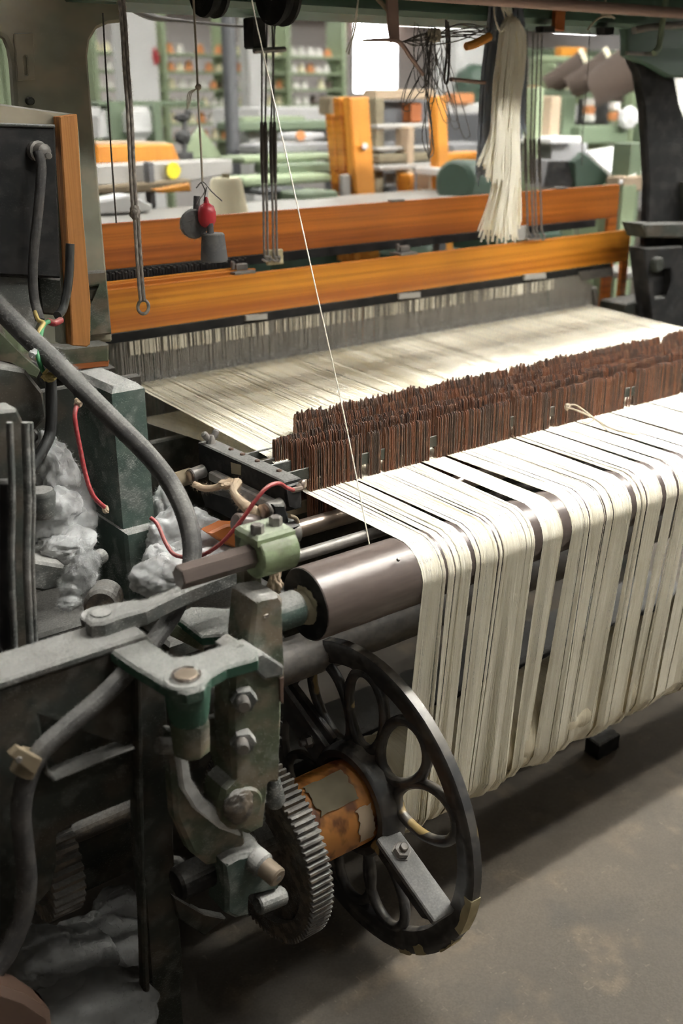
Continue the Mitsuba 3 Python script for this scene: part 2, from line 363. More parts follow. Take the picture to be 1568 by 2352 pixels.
# ------------------------------------------------------------------ the loom: its big castings
X0, X1 = 1.075, 2.70                                                     # the two selvages of the warp
FY = 2.12                                                                # plane of the side frames
f = thing('loom_side_frame', 'tall grey green cast side frame of the loom behind the wooden board', 'loom frame')
fr = polyY([(-70, -90), (292, -90), (292, 50), (250, 54), (224, 66), (208, 92), (203, 130), (210, 220), (258, 760), (259, 785), (90, 800), (36, 240), (30, 150), (24, 112), (14, 88), (0, 80), (-70, 74)], FY, .028, .006, .004)
put('upright', fr, 'post_green', parent=f)
cv = put('cover_plate', polyY([(33, 76), (78, 74), (82, 184), (40, 186)], FY - .007, .007, .002, .003, holes=[[(54, 128), (62, 128), (65, 172), (57, 173)]]), 'post_green', parent=f)
put('bolt', rod(at(66, 232, Y=FY), at(66, 232, Y=FY) + [0, -.012, 0], .008, 10), 'dark_iron', parent=f)
put('bracket', polyY([(160, 628), (244, 622), (258, 768), (175, 778)], FY - .02, .03, .004, .002, holes=[[(196, 662), (228, 656), (234, 668), (238, 742), (200, 750)]]), 'green_iron', parent=f)
put('slide_block', polyY([(188, 664), (228, 662), (231, 690), (190, 692)], FY - .004, .02, .003), 'olive_iron', parent=f)
put('slide_block', polyY([(192, 718), (236, 716), (238, 748), (196, 752)], FY - .012, .03, .003), 'lint_iron', parent=f)
put('foot', polyY([(128, 800), (252, 790), (252, 832), (160, 842)], FY - .05, .2, .005, .002), 'olive_iron', parent=f)
put('foot_plate', polyY([(140, 838), (252, 828), (250, 842), (160, 852)], FY - .05, .16, .002), 'orange_paint', parent=f)
put('leg', box(.86, 1.0, FY, FY + .16, 0, 1.06, .008), 'dark_iron', parent=f)
bx0 = at(784, 30, Y=2.05)[2]
tb = thing('cross_beam', 'dark green loom top beam spanning the upper edge above the harness', 'beam')
put('girder', box(.95, 3.35, 2.05, 2.30, bx0, bx0 + .22, .012), 'far_dark_green', parent=tb)
put('deck', box(.95, 3.35, 1.40, 2.05, 1.98, 2.02, .006), 'dark_iron', parent=tb)
rl = at(1199, 3, Y=1.9)
put('rail_pipe', rod((.95, 1.9, rl[2]), (3.3, 1.9, rl[2] - .003), .013, 12), 'brown_duct', 'rust brown pipe running along the front of the dark green top beam', 'pipe')
f = thing('loom_side_frame', 'dark green cast side frame of the loom beyond the far end of the warp', 'loom frame')
RY = 2.06
put('head', polyY([(1440, 20), (1700, 0), (1700, 180), (1540, 178), (1490, 150), (1468, 142), (1440, 128)], RY, .03, .006, .003), 'far_dark_green', parent=f)
put('upright', polyY([(1452, 130), (1500, 150), (1550, 178), (1560, 235), (1582, 300), (1600, 420), (1600, 800), (1466, 790), (1482, 600), (1490, 420), (1480, 250), (1466, 170)], RY + .02, .03, .006, .002), 'black_block', parent=f)
put('flange', polyY([(1585, 420), (1700, 420), (1700, 800), (1590, 800)], RY - .02, .05, .004), 'dark_iron', parent=f)
put('ledge', polyY([(1474, 514), (1700, 510), (1700, 548), (1486, 546)], RY - .03, .08, .004), 'dark_iron', parent=f)
put('bracket', polyY([(1478, 570), (1570, 565), (1590, 760), (1500, 762)], RY - .01, .06, .004, .002, holes=[[(1500, 620), (1540, 618), (1545, 680), (1505, 685)]]), 'black_block', parent=f)
put('boss', rod(at(1497, 606, Y=RY), at(1497, 606, Y=RY) + [0, -.03, 0], .024, 16), 'dark_iron', parent=f)
bx_ = at(1466, 790, Y=RY)
put('leg', box(bx_[0], bx_[0] + .2, RY + .02, RY + .06, 0, bx_[2] + .02, .006), 'dark_iron', parent=f)
put('cross_rail', box(X1 + .04, 3.2, 2.1, 2.2, .93, 1.0, .005), 'dark_iron', 'dark cross rail behind the far warp edge in front of the green post', 'rail')
g = at(1350, 66, Y=1.95)
pr = thing('guide_pipe', 'grey pipe end with a bent green strap near the upper right corner', 'pipe')
put('pipe', ptube([(1455, 70, 1.95), (1500, 62, 1.95), (1640, 50, 1.95)], .0095, 10), 'dull_steel', parent=pr)
put('strap', ptube([(1530, -10, 1.93), (1520, 60, 1.93), (1512, 110, 1.93), (1500, 122, 1.93)], .008, 6), 'far_green', parent=pr)
put('rod', ptube([(1438, 122, 1.94), (1500, 124, 1.94), (1510, 118, 1.94)], .005, 6), 'dull_steel', parent=pr)

# rail casting with two openings, its leg, and the gear inside
RP = 1.28
fr = thing('rail_casting', 'black lint covered frame casting with two openings beside the warp beam', 'loom frame')
outer = [(-60, 1580), (235, 1487), (330, 1456), (372, 1500), (385, 1640), (398, 1850), (402, 1985), (436, 1990), (440, 2085), (412, 2100), (424, 2240), (416, 2262), (430, 2440), (358, 2440),
         (345, 2250), (335, 2100), (322, 1960), (319, 1832), (180, 1890), (132, 1918), (131, 1991), (119, 2045), (66, 2102), (30, 2200), (-60, 2260)]
hole = [(91, 1600), (150, 1574), (287, 1522), (297, 1550), (294, 1690), (310, 1716), (215, 1752), (128, 1789), (112, 1776), (107, 1735), (93, 1655)]
body = polyY(outer, RP, .035, .004, .002, holes=[hole])
put('web', body, 'dark_iron', parent=fr)
z1 = at(100, 1535, Y=RP)[2]
a, b = at(-60, 1580, Y=RP), at(335, 1456, Y=RP)
tf = box(a[0], b[0], RP - .004, RP + .075, min(a[2], b[2]) - .012, max(a[2], b[2]) + .0, .004)
put('flange', tf, 'lint_iron', parent=fr)
put('leg_rib', polyY([(312, 1530), (326, 1525), (333, 1960), (352, 2440), (336, 2440), (322, 1960), (316, 1830)], RP - .016, .02, .003), 'dark_iron', parent=fr)
lip = polyY([(107, 1735), (112, 1776), (128, 1789), (215, 1752), (310, 1716), (312, 1722), (216, 1760), (124, 1797), (104, 1780)], RP - .012, .026, .002)
put('opening_lip', lip, 'lint_iron', parent=fr)
put('lint', fuzz([tf, lip, body], 5200, .007, .00035, 3, .35), 'lint_grey', kind='stuff', parent=fr)
ax = at(100, 2085, X=.45)
gx, gy, gz, gr = .447, 1.44, .455, .120
def spur(cy, cz, x0, x1, ro, ri, nt, rim, duty=.5, ph=0.0):
    """Ring of nt teeth around the x axis."""
    pts = []
    for k in range(nt):
        t0 = (k + ph) * 2 * pi / nt; s = 2 * pi / nt
        for q, r in ((-.36, ri), (-.17, ro), (.17, ro), (.36, ri)):
            pts.append((cy + r * cos(t0 + q * s), cz + r * sin(t0 + q * s)))
    hole_ = [(cy + rim * cos(t), cz + rim * sin(t)) for t in np.linspace(0, 2 * pi, 48, endpoint=False)]
    return shapeYZ(pts, x0, x1 - x0, .0008, holes=[hole_])
dg = thing('drive_gear', 'dark toothed drive gear inside the lower opening of the black casting', 'gear')
put('toothed_rim', spur(gy, gz, gx, gx + .052, gr, gr - .010, 40, gr - .028), 'gear_steel', parent=dg, smooth=False)
put('web', lathe((gx + .018, gy, gz), (1, 0, 0), [(0, .0), (0, gr - .026), (.012, gr - .026), (.012, 0)], 40), 'gear_steel', parent=dg)
put('hub', lathe((gx - .01, gy, gz), (1, 0, 0), [(0, .024), (0, .040), (.07, .042), (.07, .02)], 24), 'tape_tan', parent=dg)
put('axle', rod((gx - .03, gy, gz), (gx + .25, gy, gz), .022, 20), 'gear_steel', parent=dg)

# ------------------------------------------------------------------ control box, board, cables
cb = thing('control_box', 'black control box with a dusty green back plate at the left edge', 'control box')
put('mounting_plate', polyY([(-90, 226), (0, 238), (172, 262), (182, 300), (208, 794), (140, 790), (128, 300), (-90, 284)], 1.93, .03, .003), 'post_green', parent=cb)
put('panel', polyY([(-90, 284), (128, 291), (141, 640), (-90, 628)], 1.86, .07, .004, .003), 'black_block', parent=cb)
tp = polyY([(-90, 278), (127, 286), (128, 294), (-90, 288)], 1.855, .08, .002)
put('ledge', tp, 'lint_iron', parent=cb)
gl = put('cable_gland', [lathe(at(80, 347, Y=1.86), (.2, -1, 0), [(0, .017), (.012, .018), (.014, .014), (.03, .013), (.034, .008)], 12), rod(at(108, 356, Y=1.85), at(112, 358, Y=1.82), .006, 10)], 'dull_steel', parent=cb)
put('case', polyY([(-90, 628), (84, 634), (96, 722), (80, 760), (-90, 700)], 1.88, .06, .004), 'lint_iron', parent=cb)
put('case', polyY([(84, 634), (141, 640), (150, 726), (96, 722)], 1.90, .05, .004), 'dark_iron', parent=cb)
put('wooden_board', polyY([(137, 268), (178, 262), (190, 480), (209, 700), (208, 790), (200, 797), (166, 794), (155, 560)], 1.90, .03, .002, .0015), 'wood_raw', 'upright raw orange wooden board fixed beside the black control box', 'board')
put('cable', ptube([(86, 347, 1.82), (95, 385, 1.815), (88, 480, 1.815), (76, 600, 1.82), (78, 680, 1.82), (92, 735, 1.80)], .0085, 8), 'rubber', 'grey cable hanging from the gland of the black control box', 'cable')
put('cable', ptube([(161, 560, 1.86), (158, 640, 1.86), (146, 705, 1.86), (132, 725, 1.84)], .008, 8), 'rubber_black', 'black cable looping beside the lower end of the wooden board', 'cable')
wb = thing('wire_splice', 'taped wire splice with yellow, green and red wires below the control box', 'wire splice')
put('red_wire', ptube([(110, 738, 1.78), (125, 742, 1.77), (140, 735, 1.78)], .006, 8), 'red_plastic', parent=wb)
put('green_wire', ptube([(112, 738, 1.76), (98, 750, 1.75), (90, 790, 1.72), (88, 822, 1.70), (98, 850, 1.70), (108, 862, 1.70)], .0042, 6), 'green_plastic', parent=wb)
put('yellow_wire', ptube([(80, 716, 1.78), (88, 735, 1.76), (100, 742, 1.75), (90, 760, 1.74), (84, 800, 1.72), (86, 826, 1.70)], .0036, 6), 'yellow_plastic', parent=wb)
put('tape', [lump(at(113, 866, Y=1.69), (.013, .013, .008), 3, .3), ptube([(100, 860, 1.69), (120, 838, 1.68)], .003, 6)], 'yellow_plastic', parent=wb)
put('knot', lump(at(78, 815, Y=1.71), (.008, .008, .010), 5, .4), 'lint_white', parent=wb)
put('cable', ptube([(115, 862, 1.70), (118, 920, 1.70), (116, 990, 1.70), (100, 1030, 1.69), (64, 1085, 1.68)], .010, 8), 'rubber_black', 'black cable running down below the taped wire splice', 'cable')
hz = [(-40, 668, 1.80), (60, 770, 1.75), (130, 835, 1.68), (200, 905, 1.57), (270, 975, 1.52), (340, 1045, 1.49), (392, 1112, 1.46), (425, 1180, 1.42), (441, 1250, 1.39), (437, 1310, 1.37), (425, 1345, 1.355), (400, 1405, 1.35),
      (370, 1450, 1.345), (330, 1502, 1.30), (290, 1545, 1.255), (230, 1605, 1.25), (160, 1665, 1.25), (95, 1725, 1.25), (62, 1790, 1.25), (48, 1860, 1.25), (55, 1950, 1.25), (62, 2020, 1.25), (50, 2110, 1.25), (10, 2200, 1.25), (-40, 2260, 1.25)]
cd = thing('flexible_conduit', 'long grey conduit hose curving past the green column and down to a clamp', 'conduit')
P = [at(a, b, Y=y) for a, b, y in hz]
hose = tube(P, [.0175, .0185, .0175] + [.0160] * 6 + [.0145] * 16, 14, 8)
put('hose', hose, 'rubber', parent=cd)
ck = put('clamp', [polyY([(20, 1735), (42, 1716), (98, 1745), (80, 1784)], 1.228, .012, .002, .002), lathe(at(62, 1752, Y=1.25), P[18] - P[17], [(-.016, .016), (-.016, .0185), (.016, .0185), (.016, .016)], 14)], 'tape_tan', parent=cd)
put('screw', hexbolt(at(42, 1744, Y=1.228), (0, -1, 0), .005, .004), 'dull_steel', parent=ck)
put('lint', fuzz(tube(P[:4], .0175, 10, 6), 1500, .010, .0004, 5, .1), 'lint_grey', kind='stuff', parent=cd)
put('lint', fuzz(tube(P[3:], .0150, 8, 6), 900, .005, .0003, 6, .1), 'lint_grey', kind='stuff', parent=cd)
put('machine_guard', [polyY([(-90, 700), (0, 760), (60, 820), (95, 850), (85, 870), (0, 840), (-90, 800)], 1.82, .02, .003)], 'olive_iron', 'sloping olive guard plate under the lint covered end of the conduit', 'guard plate')

# green column
col = thing('green_column', 'square dark green column with a lint covered top beside the warp', 'column')
c = at(255, 892, Y=1.648); e = at(326, 880, Y=1.648)
ztop = c[2]
shaft = box(c[0], e[0] + .004, 1.648, 1.81, .737, ztop, .010)
put('shaft', shaft, 'blue_green_iron', parent=col)
q = at(375, 1225, Y=1.63)
base = shapeXZ([(c[0] - .006, .737), (at(375, 1330, Y=1.63)[0], .737), (at(375, 1330, Y=1.63)[0], q[2] - .012), (e[0] + .028, q[2] + .01), (e[0] + .004, q[2] + .02), (c[0] - .006, q[2] + .02)], 1.63, .20, .006)
put('base', base, 'blue_green_iron', parent=col)
put('lint', fuzz([shaft, base], 2200, .006, .0003, 8, .5), 'lint_white', kind='stuff', parent=col)
put('knob', rod(at(236, 1275, Y=1.645), at(236, 1275, Y=1.645) + [-.02, -.012, 0], .014, 14), 'lint_iron', parent=col)
put('plug', rod(at(245, 1365, Y=1.55), at(232, 1395, Y=1.50), .030, 22), 'gear_steel', parent=col)
rw = thing('red_wire', 'red wire with a loop hanging on the left face of the green column', 'wire')
put('lead', ptube([(176, 930, 1.68), (172, 960, 1.67), (184, 1030, 1.66), (198, 1095, 1.65), (215, 1140, 1.64), (243, 1168, 1.64)], .0042, 8), 'red_plastic', parent=rw)
put('clip', lump(at(180, 925, Y=1.68), (.007, .007, .009), 2, .4), 'lint_tan', parent=rw)
put('clip', lump(at(242, 1170, Y=1.64), (.006, .006, .008), 4, .4), 'lint_tan', parent=rw)
rw = thing('red_wire', 'red wire hanging in a long curve from the black contact bar to behind the hose', 'wire')
put('lead', ptube([(345, 1188, 1.55), (362, 1205, 1.54), (382, 1250, 1.50), (405, 1276, 1.47), (455, 1278, 1.42), (505, 1250, 1.38), (550, 1200, 1.36), (590, 1145, 1.35), (615, 1118, 1.35), (640, 1110, 1.36), (658, 1120, 1.38), (674, 1126, 1.40)], .0035, 8), 'red_plastic', parent=rw)
put('lug', [rod(at(672, 1126, Y=1.40), at(692, 1122, Y=1.41), .005, 8)], 'steel', parent=rw)

# ------------------------------------------------------------------ lever plate, link bar and boss
lv = thing('bell_crank', 'lint covered bell crank plate with a green boss in front of the black casting', 'lever')
PZ = .86
pl = polyZ([(197, 1440), (206, 1424), (236, 1415), (290, 1436), (385, 1498), (402, 1508), (440, 1504), (475, 1492), (520, 1478), (562, 1478), (592, 1492), (592, 1512), (520, 1532), (485, 1552), (468, 1580), (428, 1592), (385, 1578), (290, 1520), (215, 1466)], PZ, .022, .004, .002)
put('plate', pl, 'bright_green_iron', parent=lv)
bc = at(428, 1557, Z=PZ)
put('boss', lathe((bc[0], bc[1], PZ + .002), (0, 0, -1), [(0, .0), (0, .030), (.003, .033), (.02, .0325), (.060, .028), (.068, .026)], 32), 'bright_green_iron', parent=lv)
put('pin', lathe((bc[0], bc[1], PZ), (0, 0, 1), [(0, .0165), (.006, .0165), (.008, .014)], 24), 'brass', parent=lv)
t = np.linspace(.5, 2 * pi - .1, 24)
put('retaining_ring', tube(np.c_[bc[0] + .0195 * np.cos(t), bc[1] + .0195 * np.sin(t), np.full(24, PZ + .006)], .0014, 6, 2), 'bright_steel', parent=lv)
put('collar', lathe((bc[0], bc[1], PZ - .066), (0, 0, -1), [(0, .027), (.004, .029), (.05, .027), (.056, .02)], 8), 'olive_iron', parent=lv)
put('lint', fuzz(pl, 4200, .0065, .0003, 11, .5), 'lint_grey', kind='stuff', parent=lv)
put('pivot_bolt', lathe(at(228, 1428, Z=PZ) + [0, 0, -.10], (0, 0, 1), [(0, .016), (.10, .016), (.100, .027), (.112, .028), (.114, .026)], 20), 'lint_iron', parent=lv)
ba = thing('link_bar', 'narrow lint covered link bar running from the bell crank to the clamp post', 'bar')
BZ = .892
bp = polyZ([(194, 1416), (202, 1401), (222, 1391), (300, 1377), (330, 1376), (362, 1364), (440, 1331), (560, 1289), (562, 1304), (440, 1350), (368, 1384), (336, 1400), (290, 1412), (240, 1430), (208, 1433), (197, 1426)], BZ, .028, .004, .002)
put('bar', bp, 'lint_iron', parent=ba)
put('lint', fuzz(bp, 2600, .007, .0003, 12, .5), 'lint_grey', kind='stuff', parent=ba)
put('pivot_cap', lathe(at(232, 1409, Z=BZ), (0, 0, 1), [(-.012, .015), (.002, .015), (.003, .012)], 20), 'lint_iron', parent=ba)
fg = thing('bracket_plate', 'flat lint covered bracket plate with a dark green edge behind the lever', 'bracket')
fp = polyZ([(398, 1412), (440, 1393), (590, 1400), (590, 1452), (462, 1462)], .80, .018, .003, .002)
put('plate', fp, 'bright_green_iron', parent=fg)
put('lint', fuzz(fp, 2200, .0065, .0003, 13, .5), 'lint_grey', kind='stuff', parent=fg)
put('web', polyY([(395, 1425), (470, 1480), (470, 1500), (390, 1460)], 1.40, .012, .002), 'olive_iron', parent=fg)

# curved green arm under the boss
am = thing('curved_lever', 'curved green lever with a lint filled hollow below the boss', 'arm')
a0 = polyY([(392, 1680), (432, 1690), (434, 1780), (452, 1820), (492, 1868), (560, 1906), (566, 1940), (520, 1985), (478, 1990), (440, 1960), (404, 1880), (396, 1780)], 1.19, .03, .006, .003)
put('arm', a0, 'green_iron', parent=am)
a1 = polyY([(410, 1740), (432, 1736), (440, 1790), (470, 1836), (530, 1880), (560, 1925), (505, 1905), (450, 1862), (420, 1815)], 1.178, .016, .003, .002)
put('lint_ridge', a1, 'lint_white', parent=am)
put('lint', fuzz([a0, a1], 1800, .006, .0003, 14, .0), 'lint_grey', kind='stuff', parent=am)
put('side_stub', rod(at(398, 1712, Y=1.19), at(362, 1712, Y=1.19), .013, 12), 'lint_iron', parent=am)
put('nut', hexbolt(at(462, 1700, Y=1.19), (0, -1, .2), .012, .012), 'lint_iron', parent=am)
put('plate', polyY([(470, 1650), (540, 1640), (540, 1800), (512, 1800), (492, 1740)], 1.215, .012, .002), 'olive_iron', parent=am)

# ------------------------------------------------------------------ bearing post of the back roller
bp_ = thing('bearing_post', 'mossy green bearing post with lint carrying the end of the brown roller', 'bracket')
RYC, RZC, RR = 1.243, .849, .0612
up_ = polyY([(586, 1382), (600, 1372), (642, 1366), (652, 1378), (654, 1560), (574, 1560), (576, 1470)], 1.205, .07, .006, .002)
put('post', up_, 'green_iron', parent=bp_)
hub_ = lathe((.795, RYC, RZC), (1, 0, 0), [(0, .022), (.0, .029), (.066, .0295), (.071, .026)], 28)
put('bearing', hub_, 'blue_green_iron', parent=bp_)
lo_ = polyY([(535, 1502), (560, 1482), (650, 1540), (650, 1640), (642, 1800), (620, 1800), (608, 1902), (575, 1920), (540, 1905), (508, 1880), (505, 1842), (513, 1812), (536, 1790), (530, 1660)], 1.165, .055, .007, .003)
put('clamp_block', lo_, 'olive_iron', parent=bp_)
cap_ = polyY([(562, 1520), (604, 1500), (652, 1530), (652, 1552), (608, 1562)], 1.158, .06, .003)
put('cap', cap_, 'lint_iron', parent=bp_)
put('boss', lathe(at(552, 1852, Y=1.17), (0, -1, 0), [(-.01, .036), (.006, .036), (.010, .032), (.010, .0)], 28), 'olive_iron', parent=bp_)
put('boss_cap', lump(at(548, 1852, Y=1.160), (.026, .012, .030), 4, .25, 1.5), 'gear_steel', parent=bp_)
for (px, py) in ((550, 1600), (548, 1697)):
    nk = put('nut', lathe(at(px + 8, py, Y=1.165), (-.45, -1, .0), [(0, .020), (.016, .019), (.018, .015)], 6), 'lint_iron', parent=bp_)
    put('stud', rod(at(px + 4, py, Y=1.160), at(px + 4, py, Y=1.160) + np.array([-.45, -1, 0]) * .028, .010, 12), 'dull_steel', parent=nk)
put('copper_shim', polyY([(642, 1558), (652, 1556), (651, 1616), (644, 1612)], 1.160, .004, .0005), 'rust_dark', parent=bp_)
put('spindle_tip', rod(at(606, 1417, Y=1.204), at(616, 1412, Y=1.204), .003, 8), 'bright_steel', parent=bp_)
put('lint', fuzz([up_, hub_, lo_, cap_], 4200, .006, .0003, 15, -.2), 'lint_grey', kind='stuff', parent=bp_)
put('support_post', polyY([(560, 1236), (598, 1250), (606, 1385), (612, 1480), (576, 1480), (566, 1400)], 1.275, .03, .004, .002), 'olive_iron', parent=bp_)
put('lint_tuft', lump(at(632, 1338, Y=1.29), (.010, .012, .026), 21, .6, 2.5), 'lint_tan', kind='stuff', parent=bp_)
put('guard_finger', lathe(at(628, 1772, Y=1.19), (.02, 0, -1), [(0, .004), (.02, .011), (.055, .017), (.065, .012), (.068, .0)], 16), 'lint_iron', parent=bp_)

cl = thing('rod_clamp', 'light green clamp block with two hex bolts holding the square rod', 'clamp')
sq = at(583, 1277, Y=1.25)
rodY, rodZ = 1.25, sq[2] + .001
blk = lathe((.787, rodY, rodZ), (1, 0, 0), [(0, .02), (0, .034), (.002, .036), (.064, .036), (.066, .034), (.066, .02)], 28)
put('barrel', blk, 'light_green_iron', parent=cl)
top_ = box(.783, .852, rodY - .024, rodY + .040, rodZ + .018, rodZ + .038, .005)
put('cap', top_, 'light_green_iron', parent=cl)
put('lug', lathe((.845, rodY + .03, rodZ + .004), (1, 0, 0), [(0, .028), (.012, .028), (.020, .020), (.022, .0)], 20), 'lint_iron', parent=cl)
for dx, dy in ((.012, -.006), (.052, .004)):
    put('hex_bolt', lathe((.783 + dx, rodY + dy, rodZ + .036), (0, 0, 1), [(0, .0105), (.014, .0105), (.016, .0085)], 6), 'dull_steel', parent=cl)
put('lint', fuzz([blk, top_], 1500, .004, .0003, 16, .2), 'lint_grey', kind='stuff', parent=cl)
m = lathe((.660, rodY, rodZ), (1, 0, 0), [(0, .0165), (.002, .0185), (.128, .0185)], 6, phase=.15)
put('square_rod', m, 'roller_brown', 'brown six sided steel rod sticking out of the light green clamp', 'rod', smooth=False)

# ------------------------------------------------------------------ back roller and the cross shafts
br = thing('warp_roller', 'thick brown steel back roller that the warp yarn bends over', 'roller')
put('tube', lathe((.88, RYC, RZC), (1, 0, 0), [(0, RR - .006), (0, RR - .0012), (.0012, RR), (2.0, RR), (2.0, RR - .006)], 96), 'roller_brown', parent=br)
put('end_disc', lathe((.8795, RYC, RZC), (1, 0, 0), [(0, .0), (0, RR - .0012), (.004, RR - .0012), (.004, 0)], 64), 'black_block', parent=br)
put('grease_patch', [lathe((.866, RYC - .002, RZC - .004), (1, 0, 0), [(0, .020), (.004, .026), (.0137, .030)], 14), lump((.8775, RYC - .006, RZC + .01), (.004, .026, .022), 9, .5)], 'paper_brown', parent=br)
put('set_screw', rod(at(913, 1287, Y=1.198), at(913, 1287, Y=1.198) + [0, -.003, .004], .003, 8), 'dull_steel', parent=br)
put('cross_shaft', [rod((.955, 1.45, .8785), (2.8, 1.45, .8785), .0165, 24)], 'steel', 'shiny brown steel shaft under the warp beside the drop wires', 'shaft')
put('shaft_collar', lathe((.985, 1.45, .8785), (1, 0, 0), [(0, .017), (0, .0225), (.022, .0225), (.022, .017)], 24), 'dull_steel', 'dark collar on the near end of the shiny cross shaft', 'collar')
put('cross_shaft', rod((.86, 1.33, .890), (2.8, 1.33, .890), .0105, 16), 'dull_steel', 'thin dark shaft between the back roller and the shiny shaft', 'shaft')
put('cross_tube', rod((.80, 1.46, .612), (2.75, 1.46, .612), .043, 28), 'dull_steel', 'dull grey cross tube below the back roller behind the flange', 'tube')
put('cross_tube', rod((.80, 1.60, .66), (2.75, 1.60, .66), .028, 20), 'dark_iron', 'dark thin cross tube deep under the warp sheet', 'tube')
put('floor_beam', box(.95, 2.8, 1.78, 1.95, .0, .12, .01), 'black_block', 'dark cross beam lying on the floor under the loom', 'beam')
put('closing_panel', box(1.0, 2.75, 2.02, 2.04, .16, .90, .004), 'dark_iron', 'dark panel closing the loom under the harness', 'panel')
put('floor_bracket', polyZ([(1345, 1690), (1395, 1662), (1424, 1684), (1376, 1712)], .05, .05, .004), 'black_block', 'dark machine bracket on the floor under the warp sheet', 'foot')

# ------------------------------------------------------------------ warp beam
def ringlathe(x, cy, cz, prof, n=72):
    """Closed ring around the x axis: prof is a closed loop of (x offset, radius)."""
    ang = np.arange(n) * 2 * pi / n; V = []
    for s, r in prof:
        V.append(np.c_[np.full(n, x + s), cy + r * np.cos(ang), cz + r * np.sin(ang)])
    k, i, Fc = len(prof), np.arange(n), []
    for q in range(k):
        q2 = (q + 1) % k
        A, B, C_, D_ = q * n + i, q * n + (i + 1) % n, q2 * n + (i + 1) % n, q2 * n + i
        Fc += [np.c_[A, B, C_], np.c_[A, C_, D_]]
    return fixed(trimesh.Trimesh(np.vstack(V), np.vstack(Fc), process=False))
BYC, BZC, FX = 1.3188, .3591, 1.052
def pol(r, deg):                                                        # angle 0 looks along -Y, 90 up
    return BYC - r * cos(radians(deg)), BZC + r * sin(radians(deg))
wb_ = thing('warp_beam', 'warp beam with a black spoked flange, wooden barrel and toothed wheel', 'warp beam')
fl = put('flange', ringlathe(FX, BYC, BZC, [(.010, .262), (.003, .266), (.003, .284), (-.001, .289), (-.002, .303), (.001, .3095), (.018, .3105), (.021, .306), (.021, .268), (.018, .262)], 110), 'flange_black', parent=wb_)
for k, a in enumerate((20.5, 54, 88, 122, 200, 232, 262, 291)):
    t = np.linspace(0, 2 * pi, 33); ca, sa = cos(radians(a)), sin(radians(a)); L, W = .081, .052
    rr = .187 + L * np.cos(t); ww = W * np.sin(t) * (1 + .12 * np.cos(t))
    y = BYC - (rr * ca - ww * sa); z = BZC + rr * sa + ww * ca
    put('spoke_loop', tube(np.c_[np.full(33, FX + .010), y, z], .0102, 10, 2), 'flange_black', parent=fl)
put('hub', ringlathe(FX, BYC, BZC, [(.02, .080), (-.022, .083), (-.030, .090), (-.030, .104), (-.022, .110), (.004, .113), (.02, .112)], 64), 'flange_black', parent=fl)
for a, r0, r1, w, off in ((155, .105, .272, .033, .0),):
    ca, sa = cos(radians(a)), sin(radians(a))
    def Q(r, s): return (BYC - (r * ca - s * sa), BZC + r * sa + s * ca)
    b_ = put('clamp_bar', shapeYZ([Q(r0, off - w), Q(r1, off - w), Q(r1, off + w), Q(r0, off + w)], FX - .018, .014, .002, .004), 'bar_grey', 'flat grey bar bolted across the spokes', parent=wb_)
    put('backing_bar', shapeYZ([Q(r0, off - w - .022), Q(r1 - .01, off - w - .018), Q(r1 - .01, off - w + .004), Q(r0, off - w + .004)], FX - .008, .012, .002), 'flange_black', parent=wb_)
    q = Q(.133 if a < 0 else .150, off)
    put('nut', lathe((FX - .018, q[0], q[1]), (-1, 0, 0), [(0, .016), (.002, .016), (.002, .0135), (.013, .0135), (.014, .011)], 6), 'dull_steel', parent=b_)
    put('stud', rod((FX - .031, q[0], q[1]), (FX - .042, q[0], q[1]), .007, 12), 'dull_steel', parent=b_)
ca, sa = cos(radians(-25.5)), sin(radians(-25.5))
def Q(r, s): return (BYC - (r * ca - s * sa), BZC + r * sa + s * ca)
b_ = put('clamp_bar', shapeYZ([Q(.100, .020), Q(.276, .020), Q(.276, .034), Q(.100, .034)], FX - .044, .052, .0025), 'bar_grey', 'broad grey strap bolted across the lower spokes', parent=wb_)
put('backing_bar', shapeYZ([Q(.100, -.012), Q(.250, -.010), Q(.262, .004), Q(.270, .004), Q(.270, .0195), Q(.100, .0195)], FX - .036, .040, .003), 'flange_black', parent=wb_)
q = Q(.142, .034); up_n = np.array([0, sa, ca])
put('nut', lathe((FX - .018, q[0], q[1]), up_n, [(0, .019), (.002, .019), (.002, .0155), (.013, .0155), (.014, .012)], 6), 'dull_steel', parent=b_)
put('stud', rod(np.array([FX - .018, q[0], q[1]]) + up_n * .013, np.array([FX - .018, q[0], q[1]]) + up_n * .022, .008, 14), 'dull_steel', parent=b_)
for a0_, a1_, r0, r1 in ((-24, -7, .293, .3118), (-40, -30, .304, .3116), (-56, -50, .288, .3090), (-66, -60, .300, .3118)):
    a_ = np.radians(np.linspace(a0_, a1_, 7)); jag = rng.random(14) * .006
    o = [(BYC - (r0 + j) * cos(t), BZC + (r0 + j) * sin(t)) for t, j in zip(a_, jag)] + [(BYC - r1 * cos(t), BZC + r1 * sin(t)) for t in a_[::-1]]
    put('torn_paper', shapeYZ(o, FX - .0030, .0232, .0003), 'paper_ochre', 'torn ochre paper stuck on the rim', parent=fl)
put('barrel', lathe((.84, BYC, BZC), (1, 0, 0), [(0, .02), (0, .081), (.05, .0805), (.19, .082), (.205, .079), (.205, .02)], 30), 'barrel_wood', 'worn orange wooden barrel', parent=wb_)
